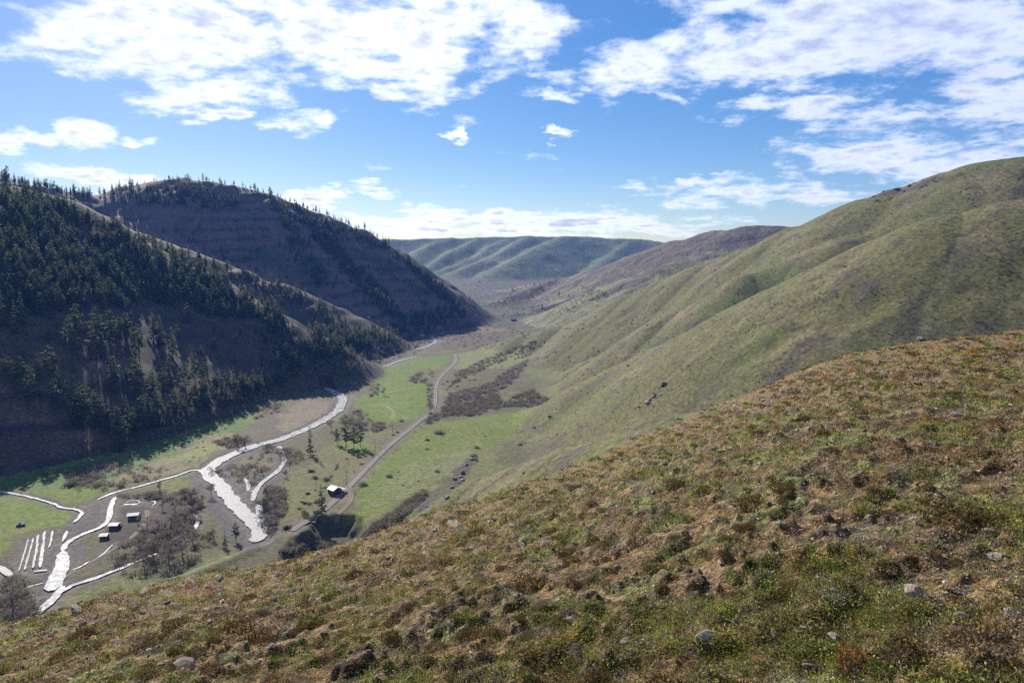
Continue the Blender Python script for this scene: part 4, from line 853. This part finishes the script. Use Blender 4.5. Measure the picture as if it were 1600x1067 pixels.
# ------------------------------------------------------------------ near ground cover
def tuft_field(name, n, leaf_n, rfun, lsz, heights, colsets, seed, label, cat, us=(-250, 1850), mask=None):
    rs = np.random.default_rng(seed); PV = []; PF = []; PC = []; off = 0; cnt = 0
    U = rs.uniform(us[0], us[1], n*3); Vv = rs.uniform(500, 1130, n*3)
    for u, v in zip(U, Vv):
        if cnt >= n: break
        P_ = hit(u, v)
        if P_ is None: continue
        d = math.hypot(P_[0], P_[1])
        if d > 62 or d < 1.2: continue
        if mask is not None and rs.random() > mask(P_[0], P_[1]): continue
        if name == 'brown_heath' and d < 7.5 and rs.random() < .5: continue
        cnt += 1
        px = d/683.; r = rfun(rs, d)*(.75 if d < 7 else 1); m = leaf_n
        pos = rs.normal(size=(m, 3))*np.array([.5, .5, .0])*r; hh_ = heights*r*rs.uniform(.5, 1.2); pos[:, 2] = hh_*np.sqrt(np.clip(1-(pos[:, 0]**2+pos[:, 1]**2)/(r*r), .02, 1))*rs.uniform(.35, 1, m)
        s_ = max(lsz*rs.uniform(.5, 1.), px*1.05)*rs.uniform(.6, 1.4, m)
        a = rs.normal(size=(m, 3)); a[:, 2] *= .4; a /= np.linalg.norm(a, axis=1)[:, None]; b = np.c_[pos[:, :2]/r*.8+rs.normal(size=(m, 2))*.5, np.full(m, .75)]; b /= np.linalg.norm(b, axis=1)[:, None]
        c0 = np.array(P_)+pos
        PV.append(np.stack([c0-a*(s_*.5)[:, None], c0+a*(s_*.5)[:, None], c0+b*(s_*1.2)[:, None]], 1).reshape(-1, 3)); PF.append(off+np.arange(3*m).reshape(m, 3)); off += 3*m
        bc = np.array(colsets[rs.integers(len(colsets))])*rs.uniform(.45, 1.45); PC.append(np.repeat(bc*rs.uniform(.6, 1.4, (m, 1)), 3, axis=0))
    o = link(name, fast_mesh(name, np.concatenate(PV), np.concatenate(PF), np.concatenate(PC)), 'stuff', None, M_tuft); o['label'] = label; o['category'] = cat; print(name, cnt)
M_tuft = bpy.data.materials.new('tuft_leaves'); M_tuft.use_nodes = True; t = NT(M_tuft.node_tree); t.n.clear()
o_ = t.new('ShaderNodeOutputMaterial'); d_ = t.new('ShaderNodeBsdfDiffuse'); r_ = t.new('ShaderNodeBsdfTranslucent'); x_ = t.new('ShaderNodeMixShader'); at_ = t.new('ShaderNodeAttribute', attribute_name='Col')
t.l.new(at_.outputs['Color'], d_.inputs[0]); t.l.new(at_.outputs['Color'], r_.inputs[0]); x_.inputs[0].default_value = .3; t.l.new(d_.outputs[0], x_.inputs[1]); t.l.new(r_.outputs[0], x_.inputs[2]); t.l.new(x_.outputs[0], o_.inputs[0])
def mk(wl, seed, lo, hi, wl2=9., k=.3):
    def f(x_, y_): return float(sst(fbm(np.array([x_]), np.array([y_]), wl, 3, seed)+k*fbm(np.array([x_]), np.array([y_]), wl2, 2, seed+5), lo, hi)[0])
    return f
tuft_field('green_moss', 7500, 46, lambda rs, d: rs.uniform(.04, .12)+d*.003, .011, .25, [(.24, .28, .05), (.18, .22, .045), (.30, .31, .09), (.10, .13, .03)], 21, 'low green moss and clover spread over the near slope', 'moss', mask=mk(1.1, 105, -.2, .25))
tuft_field('brown_heath', 6000, 46, lambda rs, d: rs.uniform(.05, .13)+d*.004, .012, .5, [(.24, .165, .075), (.29, .20, .075), (.12, .085, .06), (.31, .24, .10), (.22, .185, .14), (.09, .065, .045)], 22, 'brown and purple dried heath cushions covering the near slope', 'heath', mask=mk(.9, 205, -.35, .2))
tuft_field('rust_moss', 1100, 46, lambda rs, d: rs.uniform(.04, .11)+d*.003, .01, .3, [(.38, .15, .035), (.32, .17, .04), (.38, .2, .05)], 23, 'rust orange moss patches on the near slope', 'moss', mask=mk(1.4, 305, 0, .4))
tuft_field('grey_litter', 3600, 26, lambda rs, d: rs.uniform(.03, .1)+d*.003, .012, .12, [(.26, .23, .19), (.20, .17, .14), (.30, .29, .24)], 24, 'pale dry litter and lichen flecks on the near slope', 'litter', mask=mk(.8, 405, -.3, .3))
# tiny stones between the moss and tussocks on the grass hill
rs = np.random.default_rng(77); PV = []; PF = []; k = 0
oct_v = np.array([(1, 0, 0), (-1, 0, 0), (0, 1, 0), (0, -1, 0), (0, 0, .8), (0, 0, -.5)], float); oct_f = np.array([(0, 2, 4), (2, 1, 4), (1, 3, 4), (3, 0, 4), (2, 0, 5), (1, 2, 5), (3, 1, 5), (0, 3, 5)])
for u, v in zip(rs.uniform(-250, 1850, 11000), rs.uniform(510, 1130, 11000)):
    P_ = hit(u, v)
    if P_ is None: continue
    d = math.hypot(P_[0], P_[1])
    if d > 50 or d < 1.4: continue
    s_ = max(.008, d/683*rs.uniform(.7, 1.6)*(2.4 if rs.random() < .07 else 1.25)); an = rs.random()*6.28; q_ = oct_v*rs.uniform(.5, 1.2, (6, 3))*s_*np.array([1.2, .9, .7])
    q_ = np.c_[q_[:, 0]*math.cos(an)-q_[:, 1]*math.sin(an), q_[:, 0]*math.sin(an)+q_[:, 1]*math.cos(an), q_[:, 2]]
    PV.append(q_+np.array(P_)+np.array([0, 0, s_*.2])); PF.append(oct_f+6*k); k += 1
V_ = np.concatenate(PV); Cq = np.repeat(np.array([(.30, .26, .22), (.2, .17, .14), (.36, .34, .29), (.13, .10, .085), (.24, .16, .11)])[rs.integers(5, size=k)]*rs.uniform(.7, 1.2, (k, 1)), 6, axis=0)
o = link('gravel', fast_mesh('gravel', V_, np.concatenate(PF), Cq), 'stuff', None, M_road); o['label'] = 'tiny angular stones scattered between the moss of the near slope'; o['category'] = 'gravel'
PV = []; PC = []; k = 0
for u, v in zip(rs.uniform(640, 1850, 9000), rs.uniform(240, 800, 9000)):
    P_ = hit(u, v)
    if P_ is None: continue
    d = math.hypot(P_[0], P_[1])
    if d < 110 or d > 1000 or P_[2] < 6: continue
    if fbm(np.array([P_[0]]), np.array([P_[1]]), 30., 2, 55)[0] < rs.uniform(-.5, .35): continue
    m = 5; s_ = d/683*rs.uniform(.45, 1.3); c0 = np.array(P_)+rs.normal(size=(m, 3))*np.array([s_, s_, .05]); a_ = rs.normal(size=(m, 3))*np.array([1, 1, .1]); a_ /= np.linalg.norm(a_, axis=1)[:, None]
    PV.append(np.stack([c0-a_*s_*.7, c0+a_*s_*.7, c0+np.array([0, 0, 1])*s_*rs.uniform(.4, 1., (m, 1))], 1).reshape(-1, 3))
    PC.append(np.tile(np.array([(.16, .15, .06), (.12, .105, .06), (.2, .17, .10), (.10, .09, .045), (.12, .14, .04)])[rs.integers(5)]*rs.uniform(.8, 1.2), (3*m, 1))); k += 1
V_ = np.concatenate(PV); o = link('grass_tussocks', fast_mesh('grass_tussocks', V_, np.arange(len(V_)).reshape(-1, 3), np.concatenate(PC)), 'stuff', None, M_tuft); o['label'] = 'short tussocks of dry and green grass covering the right hillside'; o['category'] = 'grass'
# cushion shrubs that stand out
def cushion(seed, cols, n=900):
    rs = np.random.default_rng(seed); ph = rs.random(n)*6.28; ct = rs.uniform(.0, 1, n); st = np.sqrt(1-ct**2); bump = 1+.18*np.sin(ph*3+seed)+.1*np.sin(ph*7+ct*9)
    rr2 = rs.uniform(.72, 1.04, n)*bump; c = np.c_[np.cos(ph)*st*rr2, np.sin(ph)*st*rr2, ct*rr2*.75]
    V_, F_ = tri_cloud(c, rs.uniform(.05, .12, n), rs, 1., .4); k = np.repeat(np.array(cols)[rs.integers(len(cols), size=n)]*rs.uniform(.6, 1.4, (n, 1)), 3, axis=0)
    me = fast_mesh('cushion', V_, F_, k); me.materials.append(M_tuft); return me
CU = [cushion(700+k, [(.09, .085, .03), (.13, .10, .035), (.07, .055, .03), (.16, .09, .035)] if k % 2 else [(.12, .07, .035), (.15, .09, .04), (.09, .075, .04)]) for k in range(6)]
CU.append(cushion(720, [(.24, .10, .03), (.2, .12, .04), (.14, .08, .03)])); CU.append(cushion(721, [(.11, .16, .03), (.14, .19, .04), (.08, .11, .03)]))
def put_cushion(u, v, wpx, var, lab, grp, hf=.9):
    P_ = hit(u, v)
    if P_ is None: return
    s_ = wpx*.5/F*math.sqrt(P_[0]**2+P_[1]**2+(P_[2]-CZ)**2)
    o = bpy.data.objects.new('cushion_shrub', CU[var]); C.objects.link(o); o.location = (P_[0], P_[1], P_[2]-s_*.08); o.scale = (s_, s_*rnd.uniform(.8, 1.2), s_*hf); o.rotation_euler = (0, 0, rnd.random()*6.28); tag(o, lab, 'shrub', grp)
    if grp: z_ = 'olive' if var % 2 else 'brown'; z_ = ('small ' if wpx < 22 else 'large ')+z_; reg(o, u, z_+' cushion shrub', z_+' cushion shrubs', near_place(u, P_))
    return o
for (u, v, wp, var, lab) in [(738, 1000, 44, 1, 'dark round cushion shrub left of a twin near the bottom middle'), (775, 996, 38, 3, 'greener right twin of the two round cushion shrubs'), (828, 918, 56, 5, 'wide cushion shrub in the middle of the near slope'), (370, 990, 56, 4, 'brown cushion shrub left of the middle on the lower slope'), (405, 1000, 44, 2, 'dark cushion shrub right of the brown one on the lower slope'),
    (1305, 890, 40, 7, 'green mossy cushion left of the rounded tan rock'), (1335, 1035, 60, 6, 'rust orange cushion at the bottom right'), (1420, 1030, 76, 3, 'large olive cushion right of the rust orange one'), (1150, 905, 36, 7, 'green cushion in the middle right of the slope'), (1490, 815, 80, 1, 'broad dark cushion by the large rounded rock'), (1550, 820, 50, 5, 'dark cushion at the right edge beside the broad one'),
    (1060, 760, 36, 2, 'olive cushion below the upper skyline'), (130, 1000, 44, 4, 'brown cushion at the far left of the slope'), (1170, 790, 44, 3, 'olive green cushion in the upper right middle'), (1380, 1050, 40, 7, 'bright moss cushion at the bottom right edge'), (1225, 765, 38, 1, 'dark cushion above the middle right of the slope')]:
    put_cushion(u, v, wp, var, lab, None)
for u, v in scatter([(0,985),(330,900),(560,855),(900,735),(1200,605),(1340,562),(1600,525),(1600,1067),(0,1067)], 200):
    f_ = (v-500)/567; put_cushion(u, v, rnd.uniform(14, 30)*(.6+.7*f_), rnd.randrange(6), 'low brown olive cushion shrub among moss on the near slope', 'cushion shrubs over the near slope', rnd.uniform(.6, .9))
# dry stalks
def stalk(u, v, lpx, lab, grp=None):
    P_ = hit(u, v)
    if P_ is None: return
    L = lpx/F*math.hypot(P_[0], P_[1]); an = rnd.uniform(2.2, 3.4) if grp is None else rnd.random()*6.28; el = rnd.uniform(.05, .5)
    pt = [np.zeros(3)]; a_ = an
    for q_ in range(5): a_ += rnd.uniform(-.25, .35); pt.append(pt[-1]+np.array([math.cos(a_), math.sin(a_), el*(.6-.25*q_)])*L/5)
    w_ = max(.0012, L*.011); V_, Q_ = join([cone(pt[q_], pt[q_+1], w_*(1-q_*.17), w_*(1-(q_+1)*.17), 4) for q_ in range(5)])
    me = fast_mesh('dry_stalk', V_, Q_); o = link('dry_stalk', me, None, None, M_straw); o.location = (P_[0], P_[1], P_[2]+.02); tag(o, lab, 'twig', grp)
    if grp: z_ = 'short' if lpx < 24 else 'long'; reg(o, u, z_+' dry stalk', z_+' dry stalks', near_place(u, P_))
M_straw = simple('straw', (.48, .40, .28), .8, .2, 3.)
stalk(1345, 990, 44, 'long pale curved stalk above the flat topped rock at the bottom right'); stalk(1362, 922, 30, 'pale straight stalk left of the lichen covered rock'); stalk(820, 1010, 36, 'pale dry twig right of the twin cushion shrubs')
for u, v in scatter([(100,1000),(700,830),(1200,640),(1600,640),(1600,1060),(100,1060)], 90): stalk(u, v, rnd.uniform(14, 34), 'thin pale dry stalk lying on the near slope', 'dry stalks on the near slope')

name_all()
